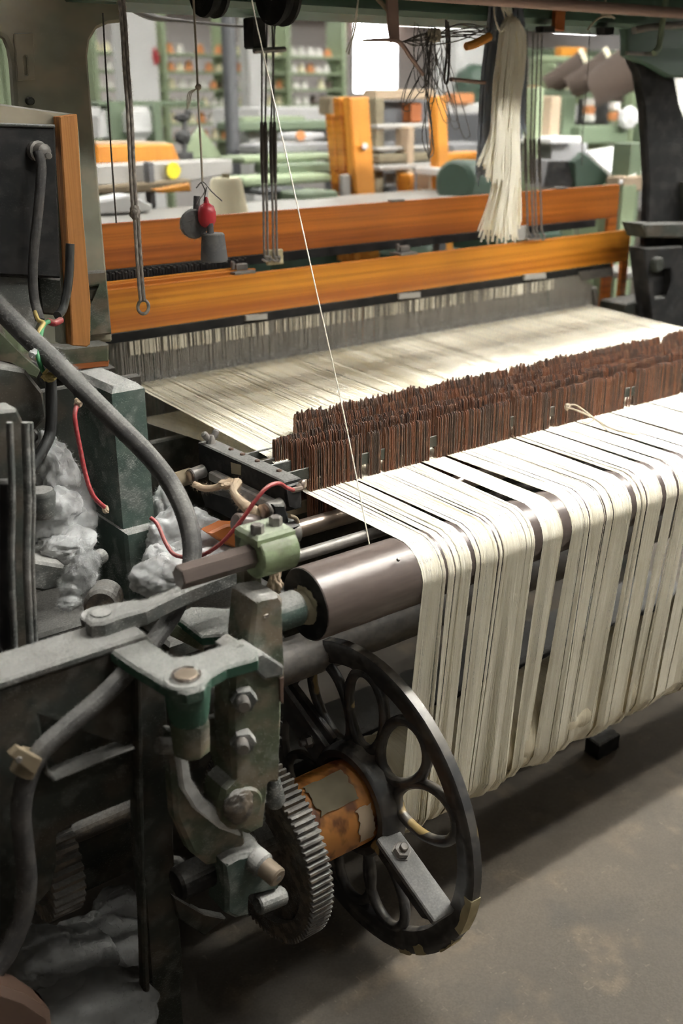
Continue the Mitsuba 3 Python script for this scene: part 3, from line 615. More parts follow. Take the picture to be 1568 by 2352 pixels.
def patch(x0, x1, d0, d1, r, seed):
    g = np.random.default_rng(seed); th = np.linspace(d0, d1, 12); xs = np.linspace(x0, x1, 8); V = []
    for i, t in enumerate(th):
        for j, x in enumerate(xs):
            e = (g.random() - .5) * .008 * (i in (0, 11) or j in (0, 7))
            y, z = pol(r + g.random() * .0012, t + e * 300); V.append((x + e, y, z))
    F = [(i * 8 + j, i * 8 + j + 1, (i + 1) * 8 + j + 1, (i + 1) * 8 + j) for i in range(11) for j in range(7)]
    m = trimesh.Trimesh(V, [f[:3] for f in F] + [(f[0], f[2], f[3]) for f in F], process=False)
    n_ = m.copy(); n_.vertices = n_.vertices - np.c_[np.zeros(96), (np.array(V)[:, 1] - BYC), (np.array(V)[:, 2] - BZC)] * .012; n_.invert()
    return trimesh.util.concatenate([m, n_])
put('paper_wrap', patch(.915, 1.0, 42, 86, .0845, 2), 'paper_brown', 'grey brown paper stuck on the barrel', parent=wb_)
put('paper_wrap', patch(.985, 1.02, -20, 30, .0835, 4), 'lint_tan', 'torn tan paper edge beside the hub', parent=wb_)
gw = put('gear', spur(BYC, BZC, .812, .856, .1775, .168, 90, .140), 'gear_steel', 'toothed iron gear wheel', parent=wb_, smooth=False)
put('web', lathe((.826, BYC, BZC), (1, 0, 0), [(0, .0), (0, .142), (.024, .142), (.024, 0)], 56), 'gear_steel', parent=gw)
put('hub', lathe((.800, BYC, BZC), (1, 0, 0), [(0, .02), (0, .055), (.03, .062)], 32), 'gear_steel', parent=gw)
put('axle', rod((.62, BYC, BZC), (2.75, BYC, BZC), .026, 24), 'dull_steel', parent=wb_)
g = np.random.default_rng(5)
n_ = 260; ang = np.arange(40) * 2 * pi / 40; V = []
for i, x in enumerate(np.linspace(1.078, 2.70, n_)):
    r = .080 + .032 * np.clip(np.sin(ang) * .8 + .25, 0, 1) * meshkit.noise(np.c_[np.full(40, x * 9), np.cos(ang), np.sin(ang) + 4], 9) + .010 * meshkit.noise(np.c_[np.full(40, x * 38), np.cos(ang) * 1.3, np.sin(ang) * 1.3], 3) + .003 * (g.random() - .5)
    V.append(np.c_[np.full(40, x), BYC + r * np.cos(ang), BZC + r * np.sin(ang)])
i_, F = np.arange(40), []
for q in range(n_ - 1): F += [np.c_[q * 40 + i_, q * 40 + (i_ + 1) % 40, (q + 1) * 40 + (i_ + 1) % 40], np.c_[q * 40 + i_, (q + 1) * 40 + (i_ + 1) % 40, (q + 1) * 40 + i_]]
put('wound_yarn', fixed(trimesh.Trimesh(np.vstack(V), np.vstack(F), process=False)), 'yarn_wound', 'loosely wound cream yarn', kind='stuff', parent=wb_)

bb = thing('beam_bearing', 'lint covered bearing bracket with a brass coloured pin end below the olive clamp block', 'bracket')
s0, s1 = at(404, 2032, Y=1.22), at(520, 1995, Y=1.22)
put('shaft', rod((s0[0], 1.22, s0[2]), (s1[0] + .03, 1.22, s0[2]), .027, 24), 'black_block', 'black greasy shaft', parent=bb)
b1 = polyY([(478, 1945), (530, 1922), (590, 1930), (596, 1945), (545, 1968), (490, 1975)], 1.20, .07, .005, .002)
put('bearing_cap', b1, 'lint_iron', parent=bb)
b2 = polyY([(516, 1985), (548, 1968), (612, 1955), (618, 1985), (648, 1995), (640, 2045), (612, 2052), (575, 2060), (572, 2105), (545, 2112), (520, 2100), (520, 2040)], 1.165, .06, .006, .002)
put('body', b2, 'blue_green_iron', parent=bb)
p0 = at(640, 2018, Y=1.118)
put('collar', rod(p0 + [-.006, .030, .006], p0 + [-.012, .055, .012], .021, 24), 'lint_iron', parent=bb)
pk = put('pin', rod(p0, p0 + [-.012, .055, .012], .0165, 28), 'brass', parent=bb)
put('centre_mark', rod(p0 + [0, -.0008, 0], p0 + [-.002, .01, .002], .0055, 16), 'dull_steel', parent=pk)
put('clamp_rod', rod(at(590, 2080, Y=1.17), at(652, 2055, Y=1.17), .016, 16), 'lint_iron', parent=bb)
put('lint', fuzz([b1, b2], 1800, .006, .0003, 17, .2), 'lint_grey', kind='stuff', parent=bb)
put('floor_strut', polyY([(398, 2060), (470, 2100), (520, 2110), (470, 2150), (410, 2110)], 1.27, .02, .002), 'dark_iron', parent=bb)

# ------------------------------------------------------------------ warp yarns
GAPS = [(1.130, .0055), (1.149, .003), (1.194, .010), (1.206, .002), (1.256, .004), (1.266, .003), (1.364, .021), (1.428, .026), (1.488, .003), (1.538, .004), (1.566, .003), (1.628, .015), (1.664, .004), (1.723, .013), (1.765, .007),
        (1.83, .012), (1.88, .006), (1.95, .014), (2.02, .005), (2.09, .012), (2.17, .007), (2.25, .013), (2.33, .006), (2.43, .012), (2.52, .007), (2.6, .01)]
g = np.random.default_rng(11)
def spread(x):
    d = 0.0
    for c, w in GAPS:
        s = x - c; R_ = 6 * w
        if abs(s) < R_: d += (1 if s > 0 else -1) * w / 2 * (1 - abs(s) / R_)
    return d
band = lambda x, s, f=26.0: float(meshkit.noise(np.array([[x * f, s * 3.7, .5]]), s)[0]) - .5
th = np.radians([96, 80, 62, 44, 26, 10, 0])
def strand(x, w, thick=.0004, jit=1.0, n=6):
    d = spread(x); j = [(g.random() - .5) * .0012 * jit for _ in range(6)]
    Rb = .088 + .028 * (band(x, 4, 45) + .3); bx = band(x, 2, 30) * .010; mx = band(x, 3, 55) * .010
    lay = (g.random() - .5) * .0016
    pts = [(x + j[0], 2.205, .985 + lay), (x + .1 * d + j[1], 1.90, .970 + lay), (x + .25 * d + j[1], 1.64, .956), (x + .35 * d + j[2], 1.515, .917), (x + .7 * d + j[2], 1.36, .9135 + lay * .3)]
    Rr = RR + thick * 1.2 + max(lay, 0) * .5
    for t in th: pts.append((x + d + j[3] * .5, RYC - Rr * cos(t), RZC + Rr * sin(t)))
    ty, tz = BYC - Rb * cos(radians(8)), BZC + Rb * sin(radians(8))
    y0, z0 = pts[-1][1], pts[-1][2]
    for s in (.3, .6, .85):
        sag = .010 * (band(x, 6, 40) + .2) * sin(pi * s)
        pts.append((x + d * (1 - .15 * s) + j[3] * (1 - s) + (mx * s + j[4]) * .6 + bx * s * s, y0 + (ty - y0) * s + sag * .4, z0 + (tz - z0) * s))
    for t in np.radians([8, -16, -40, -64, -90, -120]): pts.append((x + d * .8 + bx + mx * .5 + j[5] + .006 * (radians(8) - t) * (band(x, 8, 60)), BYC - Rb * cos(t), BZC + Rb * sin(t)))
    P = np.array(pts); t_ = np.gradient(P, axis=0); t_ /= np.linalg.norm(t_, axis=1, keepdims=True)
    s = np.cross(t_, [1.0, 0, 0]); s /= np.linalg.norm(s, axis=1, keepdims=True); e = np.array([1.0, 0, 0])
    ang = np.arange(n) * 2 * pi / n
    V = (P[:, None] + (np.cos(ang) * w / 2)[None, :, None] * e + (np.sin(ang) * thick)[None, :, None] * s[:, None]).reshape(-1, 3)
    i = np.arange(n); F = []
    for q in range(len(P) - 1):
        A, B = q * n + i, q * n + (i + 1) % n; F += [np.c_[A, B, B + n], np.c_[A, B + n, A + n]]
    return fixed(trimesh.Trimesh(V, np.vstack(F), process=False))
NS = 300; XS = 1.80
ORD = ['first', 'second', 'third', 'fourth', 'fifth', 'sixth', 'seventh', 'eighth', 'ninth', 'tenth']
for i in range(NS):
    x = X0 + .0012 + (XS - X0) * i / NS
    if g.random() < .03: continue
    b_ = sum(x > c for c, w in GAPS if w >= .0055)
    put('warp_yarn', strand(x, .0027 * (.75 + .4 * g.random())), 'yarn', 'cream warp yarn bent over the brown roller, in the ' + ('band at the near selvage' if b_ == 0 else ORD[b_] + ' band from the near selvage'), 'yarn', 'warp yarns, band ' + str(b_ + 1), smooth=True)
rest = [strand(x, .0034 * (.8 + .4 * g.random()), n=5) for x in np.arange(XS + .003, X1, .0031)]
put('warp_sheet', rest, 'yarn', 'sheet of fine cream warp yarns toward the far selvage', 'yarn sheet', kind='stuff', smooth=False)
fine = []
for k in range(500):                                                    # thinner ends that lie between the others, with their fluff
    x = X0 + .02 + g.random() * (XS - X0 - .02)
    fine.append(strand(x + (g.random() - .5) * .01, .0009, .0005, 2.5, 3))
put('fine_warp_ends', fine, 'yarn', 'thin single cream warp ends crossing the gaps between the bent yarns', 'yarn sheet', kind='stuff', smooth=False)
low = []
for x in np.arange(X0, X1, .0034):
    p = np.array([(x, 1.64, .944), (x + (g.random() - .5) * .001, 2.19, .905)]); w = .0031
    e = np.array([w / 2, 0, 0]); u_ = np.array([0, 0, .0005])
    V = np.vstack([p - e, p + u_, p + e, p - u_])
    F = []
    for a, b in ((0, 2), (2, 4), (4, 6), (6, 0)): F += [(a, b, b + 1), (a, b + 1, a + 1)]
    low.append(trimesh.Trimesh(V, F, process=False))
put('warp_underlayer', low, 'yarn', 'lower layer of cream warp yarns under the upper sheet at the left selvage', 'yarn sheet', kind='stuff', smooth=False)
put('tied_end', [ptube([(1300, 935, 1.50), (1330, 945, 1.47), (1365, 962, 1.44), (1405, 985, 1.40), (1470, 1000, 1.36)], .0022, 6), ptube([(1300, 935, 1.50), (1320, 930, 1.49), (1350, 950, 1.46), (1372, 968, 1.44)], .0022, 6), ptube([(1365, 962, 1.44), (1350, 972, 1.44), (1335, 968, 1.445)], .0018, 6), ptube([(1372, 966, 1.44), (1395, 990, 1.42), (1400, 998, 1.42)], .0018, 6),
    lump(at(1302, 934, Y=1.50), (.006, .006, .008), 3, .5)], 'string_beige', 'knotted cream yarn ends tied to a drop wire above the warp', 'knot')

# ------------------------------------------------------------------ drop wires and the bars that carry them
ROWS = [(1.515, at(690, 1030, Y=1.515)[2]), (1.568, at(650, 1014, Y=1.568)[2]), (1.622, at(617, 1008, Y=1.622)[2]), (1.668, at(617, 1008, Y=1.622)[2] + .004), (1.708, at(617, 1008, Y=1.622)[2] + .008)]
def dropper(ht, tip):
    o = [(-.0055, -ht), (.0055, -ht), (.0055, -.012), (.0012, -.0), (-.0012, 0.0), (-.0055, -.012)] if tip else [(-.0055, -ht), (.0055, -ht), (.0055, -.007), (.0036, -.0015), (0, 0), (-.0036, -.0015), (-.0055, -.007)]
    hol = [(-.0017, -ht + .012), (.0017, -ht + .012), (.0017, -.020), (0, -.016), (-.0017, -.020)]
    return shapeYZ(o, -.0004, .0008, 0, holes=[hol])
DROP = [mikit.ply(dropper(.150, True), 'rust'), mikit.ply(dropper(.146, False), 'rust')]
DMESH = [dropper(.150, True), dropper(.146, False)]
shape_of = lambda r, q: int(q > (.10, .15, .45, .9, .95)[r])
HOLES = [(1.2185, .009), (1.262, .004), (1.395, .009), (1.40, .005), (1.62, .004), (1.75, .006), (2.03, .008), (2.22, .005)]
g = np.random.default_rng(21); spots = []
for r, (yy, zz) in enumerate(ROWS):
    x = (1.083, 1.079, 1.078, 1.16, 1.19)[r]
    while x < X1 - .02:
        x += .0022 + .0010 * g.random() + (.02 * g.random() if g.random() < .012 else 0)
        if r == 0 and any(abs(x - c) < w for c, w in HOLES): continue
        spots.append((x, yy + (g.random() - .5) * .004, zz + (g.random() - .5) * .0025 + .008 * float(meshkit.noise(np.array([[x * 40, r, 0.]]))[0] - .5) + (.008 * g.random() if r == 4 and g.random() < .4 else 0), r, g.random()))
near = sorted(spots, key=lambda s: s[0] + 2.6 * (s[1] - 1.515))[:300]; chosen = set(map(id, near)); rest = []
for s in spots:
    x, yy, zz, r, q = s
    to = T().translate([x, yy, zz]).rotate([0, 1, 0], (q - .5) * 2.2).rotate([0, 0, 1], (g.random() - .5) * 9)
    if id(s) in chosen:
        k = new_key('drop_wire'); scene[k] = {**DROP[shape_of(r, q)], 'to_world': to}
        R_ = ('front', 'second', 'third', 'fourth', 'rearmost')[r]; note(k, 'rust brown steel drop wire in the ' + R_ + ' row at the near end of the bank', 'drop wire', 'drop wires, ' + R_ + ' row')
    else:
        m = DMESH[shape_of(r, q)].copy(); m.apply_transform(np.array(to.matrix, float).reshape(4, 4)); rest.append(m)
put('drop_wire_bank', rest, 'rust', 'rusty drop wires in the far part of the bank', 'drop wire', kind='stuff', smooth=False)
for r, (yy, zz) in enumerate(ROWS[:4]):
    put('electrode_bar', box(.985, X1 + .05, yy - .0022, yy + .0022, zz - .062, zz - .040, .0008), 'dark_iron', ['steel electrode bar threaded through the nearest row of drop wires', 'steel electrode bar threaded through the second row of drop wires', 'steel electrode bar threaded through the third row of drop wires', 'steel electrode bar hidden inside the rearmost drop wires'][r], 'bar')
fb = at(724, 1158, Y=1.535)
put('support_bar', box(.99, X1 + .05, 1.535, 1.543, fb[2] - .012, fb[2] + .012, .001), 'tape_tan', 'flat tan steel bar along the underside of the warp near the drop wires', 'bar')
ct = thing('contact_bar', 'black bar block with a wing nut beside the near end of the drop wires', 'bar')
CX, CZ = .972, .985
cbm = box(CX, CX + .036, 1.43, 1.722, CZ - .058, CZ, .0025)
put('body', cbm, 'black_block', parent=ct)
for t in (1.48, 1.55, 1.60, 1.64): put('screw', lathe((CX + .024, t, CZ), (0, 0, 1), [(0, .005), (.003, .0045), (.004, .002)], 12), 'rust_dark', parent=ct)
wn = at(462, 1008, Y=1.70)
w0 = put('wing_nut', lathe((CX + .016, 1.700, CZ), (0, 0, 1), [(0, .010), (.010, .008), (.016, .006)], 14), 'dull_steel', parent=ct)
for s in (-1, 1): put('wing', lathe((CX + .016 + s * .004, 1.700, CZ + .006), (s * .65, .1, 1), [(0, .004), (.008, .007), (.018, .0065), (.021, .003)], 10), 'dull_steel', parent=w0)
put('end_plate', polyY([(655, 1118), (690, 1108), (692, 1158), (680, 1172), (662, 1165)], 1.425, .008, .002), 'black_block', parent=ct)
put('end_screw', [lathe(at(690, 1112, Y=1.43), (.3, -1, .2), [(0, .008), (.008, .008), (.010, .005)], 8), rod(at(682, 1120, Y=1.42), at(700, 1105, Y=1.43), .004, 8)], 'steel', parent=ct)
put('label_tag', polyX([(529, 1062), (553, 1068), (553, 1092), (531, 1088)], CX - .001, .003, .0005), 'paper_brown', parent=ct)
put('side_rail', box(CX - .016, CX + .002, 1.45, 1.66, CZ - .060, CZ - .040, .003), 'dull_steel', parent=ct)
put('arm', polyX([(455, 1120), (560, 1150), (640, 1190), (662, 1215), (640, 1228), (590, 1215), (520, 1190), (470, 1165)], CX - .006, .03, .004), 'black_block', parent=ct)
sl = put('sleeve', rod(at(612, 1172, Y=1.44), at(648, 1158, Y=1.44), .0135, 18), 'dull_steel', parent=ct)
put('spring', [lathe(at(612, 1172, Y=1.44) + np.array([.004 * i, 0, 0]) - [.012, 0, 0], (1, 0, 0), [(0, .009), (.0015, .0125), (.003, .009)], 14) for i in range(3)], 'steel', parent=sl)
sl = put('sleeve', rod(at(438, 1092, Y=1.70), at(470, 1080, Y=1.70), .013, 16), 'dull_steel', parent=ct)
put('spring', [lathe(at(432, 1094, Y=1.70) + np.array([.005 * i, 0, 0]), (1, 0, 0), [(0, .009), (.0015, .0125), (.003, .009)], 14) for i in range(3)], 'steel', parent=sl)
put('roller_pin', rod(at(540, 1202, Y=1.45), at(640, 1170, Y=1.45) + [0, 0, -.03], .0185, 20), 'roller_brown', parent=ct)
put('hanger', polyY([(628, 1160), (655, 1160), (664, 1195), (668, 1232), (640, 1238), (630, 1200)], 1.425, .012, .003), 'black_block', parent=ct)
l1 = [tube([at(445, 1112, Y=1.6), at(470, 1122, Y=1.58), at(500, 1118, Y=1.56), at(530, 1104, Y=1.55)], .006, 8, 6), lump(at(521, 1112, Y=1.55), (.016, .012, .008), 2, .5)]
put('lint', l1 + [fuzz(l1, 500, .010, .0003, 4, -1)], 'lint_tan', kind='stuff', parent=ct)
l2 = [tube([at(545, 1108, Y=1.53), at(536, 1130, Y=1.50), at(560, 1160, Y=1.47), at(600, 1185, Y=1.45)], [.009, .006, .010, .012], 8, 6)]
put('lint', l2 + [fuzz(l2, 600, .009, .0003, 5, -1)], 'lint_tan', kind='stuff', parent=ct)
put('copper_tab', ptube([(664, 1185, 1.42), (678, 1190, 1.42), (684, 1200, 1.42)], .004, 8), 'tape_tan', parent=ct)

# ------------------------------------------------------------------ heald frames
hf = thing('heald_frame', 'front heald frame with a glossy orange wooden bar above the warp', 'heald frame')
put('bar', box(1.0, 2.885, 2.215, 2.228, 1.107, 1.206, .0015), 'wood_orange', parent=hf)
put('heddle_rail', box(1.03, 2.80, 2.216, 2.226, 1.084, 1.1065, .001), 'black_block', parent=hf)
e0, e1 = at(1418, 600, Y=2.215), at(1440, 725, Y=2.215)
put('end_post', box(2.856, 2.885, 2.215, 2.228, .92, 1.107, .001), 'wood_red', parent=hf)
put('end_fitting', polyY([(1330, 624), (1408, 614), (1410, 634), (1338, 645)], 2.212, .01, .002), 'dull_steel', parent=hf)
put('end_rod', rod(at(1364, 660, Y=2.22), at(1368, 712, Y=2.22), .010, 12), 'dull_steel', parent=hf)
for (px, py) in ((590, 730), (942, 680), (1230, 636)): put('clip', polyY([(px - 25, py - 5), (px + 25, py - 9), (px + 25, py + 4), (px - 25, py + 8)], 2.207, .012, .002), 'alu', parent=hf)
for (px, py) in ((545, 600), (920, 578)):
    p = at(px, py, Y=2.25)
    put('bracket', [box(p[0] - .03, p[0] + .03, 2.215, 2.262, 1.2055, 1.212, .001), box(p[0] - .012, p[0] + .02, 2.235, 2.25, 1.212, 1.228, .002), rod((p[0] - .02, 2.24, 1.216), (p[0] - .02, 2.24, 1.235), .005, 10)], 'dull_steel', parent=hf)
g = np.random.default_rng(31)
for i in range(300):
    x = 1.06 + 1.62 * (i + .5) / 300 + (g.random() - .5) * .003
    put('heddle', box(x - .0009, x + .0009, 2.219, 2.2205, .80, 1.086, 0), 'heddle_grey', parent=hf, smooth=False)
for i in range(300):
    x = 1.085 + 1.45 * g.random() ** 1.25; w = .0007 + .0024 * g.random() ** 3
    if g.random() < .25 and x > 1.6: continue
    put('heddle_end', box(x - w, x + w, 2.214, 2.2165, 1.048 + g.random() * .004, 1.083, .0003), 'heddle_cream', parent=hf, smooth=False)
rest = [box(x - .0008, x + .0008, yy, yy + .001, .78, 1.08, 0) for yy in (2.232, 2.245, 2.258, 2.29) for x in np.arange(1.05, 2.72, .0052) + g.random(len(np.arange(1.05, 2.72, .0052))) * .004]
put('heddles', rest, 'heddle_grey', 'dense grey heddle wires hanging behind the front heald frame', 'heddle', kind='stuff', smooth=False)
ln = []
for k in range(12000):
    x = X0 + g.random() * 1.6; y = 2.195 + g.normal() * .014; z = .986 + abs(g.normal()) * .014
    d = g.normal(size=3) * .0045; s = g.normal(size=3) * .00018; p = np.array([x, y, z])
    ln.append(np.array([p - s, p + s, p + d]))
ln = np.vstack(ln)
put('heddle_fluff', trimesh.Trimesh(ln, np.arange(len(ln)).reshape(-1, 3), process=False), 'lint_white', 'white fluff gathered where the warp enters the heddles', 'lint', kind='stuff', smooth=False)
hr = thing('heald_frame', 'rear heald frame with a darker red brown wooden bar', 'heald frame')
put('bar', box(1.0, 2.905, 2.290, 2.303, 1.238, 1.341, .0015), 'wood_red', parent=hr)
put('end_post', box(2.862, 2.905, 2.290, 2.303, .92, 1.238, .001), 'wood_red', parent=hr)
put('heddle_rail', box(1.03, 2.80, 2.291, 2.301, 1.214, 1.2375, .001), 'black_block', parent=hr)
for px in (915, 1290): p = at(px, 455, Y=2.29); put('clip', box(p[0] - .025, p[0] + .02, 2.287, 2.306, 1.340, 1.346, .001), 'dull_steel', parent=hr)
hm = thing('heald_frame', 'lowered heald frame whose pale wooden top edge shows behind the front bar', 'heald frame')
p = at(580, 625, Y=2.25)
put('bar', box(1.0, p[0], 2.236, 2.247, 1.11, 1.213, .001), 'wood_orange', parent=hm)
put('bar', box(1.0, p[0] - .03, 2.251, 2.262, 1.11, 1.217, .001), 'wood_orange', parent=hm)
put('chain', [box(x, x + .006, 2.270, 2.278, 1.205, 1.232 + .004 * (k % 2), .001) for k, x in enumerate(np.arange(1.02, 1.45, .008))], 'black_block', 'dark toothed rail', parent=hm)

# ------------------------------------------------------------------ what hangs over the harness
put('tension_wire', ptube([(236, 30, 2.05), (242, 140, 2.06), (254, 330, 2.08), (267, 512, 2.10)], .0016, 6), 'wire_dark', 'thin dark wire beside the left frame upright', 'wire')
cg = thing('braided_cord', 'thick grey braided cord hanging in front of the left end of the harness', 'cord')
CP = [(276, -20, 1.95), (284, 60, 1.95), (290, 160, 1.95), (297, 250, 1.95), (303, 380, 1.95), (309, 480, 1.95), (313, 500, 1.95), (318, 580, 1.95), (323, 650, 1.95), (327, 690, 1.95)]
for k in range(3):
    put('strand', ptube([(a + (k - 1) * 4.2, b, c + .004 * (k % 2)) for a, b, c in CP], .0034, 7), 'cord_grey', parent=cg)
put('knot', lump(at(310, 488, Y=1.95), (.010, .010, .014), 2, .35), 'cord_grey', parent=cg)
t = np.linspace(0, 2 * pi, 16); ctr = at(329, 705, Y=1.95)
put('loop', tube(np.array([ctr + RT * .011 * cos(a) + UP * .014 * sin(a) for a in t]), .0034, 7, 2), 'cord_grey', parent=cg)
put('lint', fuzz(ptube(CP, .0075, 8), 1600, .005, .0003, 22, -1), 'lint_tan', kind='stuff', parent=cg)
put('sagging_cable', ptube([(285, 12, 2.3), (345, 38, 2.4), (420, 48, 2.5), (520, 58, 2.6), (604, 63, 2.65)], [.006, .008, .004, .004, .004], 6), 'wire_dark', 'dark sagging cable crossing behind the small pulley', 'cable')
HY = 1.95
put('weight_string', [ptube([(443, -20, HY), (450, 110, HY), (454, 205, HY), (460, 320, HY), (465, 418, HY)], .0021, 6)] + [ptube([(454, 203, HY), (440 - 4 * k, 215, HY - .004), (436 - 3 * k, 240 + 6 * k, HY - .004)], .0011, 5) for k in range(3)] + [lump(at(455, 200, Y=HY), (.006, .006, .006), 3, .3)], 'string_beige', 'beige knotted string that carries the red bulb and grey weights', 'string')
put('wire_hook', [ptube([(450, 432, HY), (466, 418, HY - .003), (486, 440, HY - .01), (510, 462, HY - .012)], .0013, 6), ptube([(463, 420, HY), (470, 440, HY), (456, 460, HY), (452, 470, HY)], .0012, 6), ptube([(474, 430, HY), (470, 452, HY), (468, 462, HY)], .0012, 6)], 'wire_dark', 'twisted dark wire hook at the lower end of the beige string', 'hook')
c0 = at(475, 492, Y=HY)
put('red_weight', [lathe(c0 + [0, 0, -.026], (0, 0, 1), [(0, .008), (.004, .014), (.014, .0185), (.030, .0185), (.042, .0150), (.048, .006), (.060, .003)], 24)], 'red_paint', 'small worn red painted weight on the beige string', 'weight')
c1 = at(440, 514, Y=HY + .03)
put('disc_weight', [lathe(c1 + [0, -.014, 0], (.35, 1, 0), [(0, .016), (.003, .027), (.010, .030), (.020, .027), (.024, .016)], 28), rod(c1 + [.012, 0, .02], c1 + [.016, 0, .055], .007, 10)], 'bar_grey', 'round dark grey disc weight behind the red one', 'weight')
put('fluff', fuzz(lathe(c1 + [0, -.014, 0], (.35, 1, 0), [(0, .016), (.003, .027), (.010, .030), (.020, .027), (.024, .016)], 28), 900, .008, .0002, 9, -1), 'lint_grey', kind='stuff', parent='disc_weight')
c2 = at(492, 600, Y=HY - .01)
put('cone_weight', [lathe(c2, (0, 0, 1), [(0, .026), (.003, .0285), (.054, .0235), (.057, .021)], 28), rod(c2 + [-.006, 0, .055], c2 + [-.006, 0, .078], .007, 10)], 'bar_grey', 'grey tapered cylinder weight, lowest on the beige string', 'weight')
t1 = ptube([(576, -40, 1.60), (582, 20, 1.60), (640, 280, 1.55), (720, 640, 1.45), (790, 955, 1.36), (848, 1250, 1.262)], .0011, 6, 4)
put('white_thread', t1, 'yarn_white', 'single white thread running from the pulley down to the brown roller', 'thread')
for k, (px, py, r) in enumerate(((484, -24, .050), (642, -12, .058))):
    c = at(px, py, Y=1.99)
    w = thing('pulley', ['small black grooved pulley at the top edge above the grey weights', 'larger black grooved pulley at the top edge above the wire hooks'][k], 'pulley')
    put('wheel', lathe(c - np.array([.022, 0, 0]), (1, 0, .0), [(0, .012), (0, r), (.008, r + .002), (.014, r - .008), (.024, r - .008), (.030, r + .002), (.038, r), (.038, .012)], 40), 'black_block', parent=w)
    put('pin', rod(c - [.05, 0, 0], c + [.05, 0, 0], .010, 12), 'dull_steel', parent=w)
def hook_set(xs, ytop, yb, Y, n):
    k = thing('harness_wires', n, 'wires')
    for j, (a, b) in enumerate(xs):
        put('wire', ptube([(a, ytop, Y), (b, yb[0], Y)], .0022, 6, 1), 'dull_steel', parent=k)
        put('turnbuckle', ptube([(b, yb[0] - 10, Y), (b + 1, yb[0] + 60, Y), (b + 2, yb[1], Y)], [.0040, .0055, .0040], 8), 'wire_dark', parent=k)
        put('hook', ptube([(b + 2, yb[1] - 5, Y), (b + 4, yb[1] + 60, Y), (b + 6, yb[2] - 20, Y), (b + 12, yb[2] - 10, Y), (b + 10, yb[2], Y), (b + 2, yb[2] - 4, Y)], .0030, 7), 'dull_steel', parent=k)
    return k
k = hook_set([(601, 601), (613, 609), (632, 622), (624, 630)], 20, (290, 420, 600), 2.20, 'harness lifting wires with hooks between the weights and the white thread')
put('eye_plate', polyY([(610, 575), (650, 572), (652, 606), (616, 610)], 2.205, .01, .002), 'paper_ochre', parent=k)
put('spacer_bar', rod(at(582, 117, Y=2.19), at(655, 113, Y=2.19), .006, 8), 'dull_steel', parent=k)
put('block', box(*at(576, 80, Y=2.2)[[0]], *(at(604, 80, Y=2.2)[[0]]), 2.19, 2.23, at(590, 112, Y=2.2)[2], at(590, 40, Y=2.2)[2], .003), 'black_block', parent=k)
k = hook_set([(1212, 1206), (1226, 1218), (1238, 1226), (1246, 1238)], 0, (330, 420, 550), 2.20, 'harness lifting wires with hooks beside the white yarn bundle')
put('eye_plate', polyY([(1190, 520), (1212, 518), (1214, 550), (1192, 552)], 2.205, .01, .002), 'alu', parent=k)
put('hanging_wire', ptube([(1354, 70, 2.1), (1348, 190, 2.1), (1338, 300, 2.1), (1336, 380, 2.1)], .0014, 5), 'wire_dark', 'thin dark wire hanging near the right frame upright', 'wire')
put('tied_string', [ptube([(1392, -20, 1.95), (1388, 20, 1.95), (1384, 38, 1.95)], .003, 6), ptube([(1410, 40, 1.95), (1384, 38, 1.94), (1364, 50, 1.95), (1348, 70, 1.96)], .0024, 6), ptube([(1380, 32, 1.94), (1400, 34, 1.94), (1410, 42, 1.95)], .0024, 6)], 'string_beige', 'beige string knotted at the top rail near the right frame', 'string')
put('tied_string', [ptube([(824, -20, 1.95), (816, 60, 1.95), (800, 125, 1.95)], .0016, 5), ptube([(822, 0, 1.95), (808, 80, 1.95), (794, 120, 1.95)], .0012, 5)], 'yarn_white', 'frayed white string hanging in front of the bright window', 'string')
for i, (px, lab) in enumerate(((1284, 'orange painted tab hanging under the dark green top beam'),)):
    put('orange_tab', polyY([(1278, 20), (1300, 20), (1297, 72), (1274, 68)], 2.03, .015, .002), 'orange_paint', lab, 'tab')
put('beam_clip', [polyY([(1248, 60), (1275, 60), (1275, 74), (1248, 74)], 2.03, .03, .002), polyY([(1356, 64), (1382, 64), (1382, 80), (1356, 80)], 2.03, .03, .002)][0], 'black_block', 'small dark clip under the top beam left of the orange tab', 'clip')
put('beam_clip', polyY([(1386, 62), (1412, 62), (1410, 80), (1388, 80)], 2.03, .03, .002), 'black_block', 'small dark clip under the top beam right of the orange tab', 'clip')

# white skein and blue yarns
g = np.random.default_rng(41)
SY = 2.0
sk = thing('white_yarn_skein', 'thick skein of white yarn hanging from the top rail', 'yarn skein')
def plies(paths, n, r, w, seed):
    g = np.random.default_rng(seed); out = []
    for i in range(n):
        o = g.normal(size=2) * .8; o /= max(1, np.linalg.norm(o)); c = []
        for (px, py, half) in paths:
            c.append((px + o[0] * half + g.normal() * 1.2, py + g.normal() * 3, SY + o[1] * half * .0008 - .0))
        last = c[-1]; c[-1] = (last[0] + g.normal() * 4, last[1] + g.normal() * 9, last[2])
        out.append(ptube(c, r, 5, 5))
    return out
put('folded_end', plies([(1174, 46, 13), (1172, 74, 24), (1168, 120, 26), (1160, 200, 26), (1152, 300, 24), (1150, 410, 26)], 60, .0030, 1, 1) + plies([(1178, 46, 12), (1186, 80, 20), (1190, 120, 18), (1190, 170, 14), (1180, 260, 14), (1184, 400, 10)], 30, .0030, 1, 2), 'yarn_white', parent=sk, smooth=True)
put('short_tail', plies([(1150, 260, 12), (1138, 320, 14), (1118, 380, 16)], 26, .0026, 1, 3), 'yarn_white', parent=sk, smooth=True)
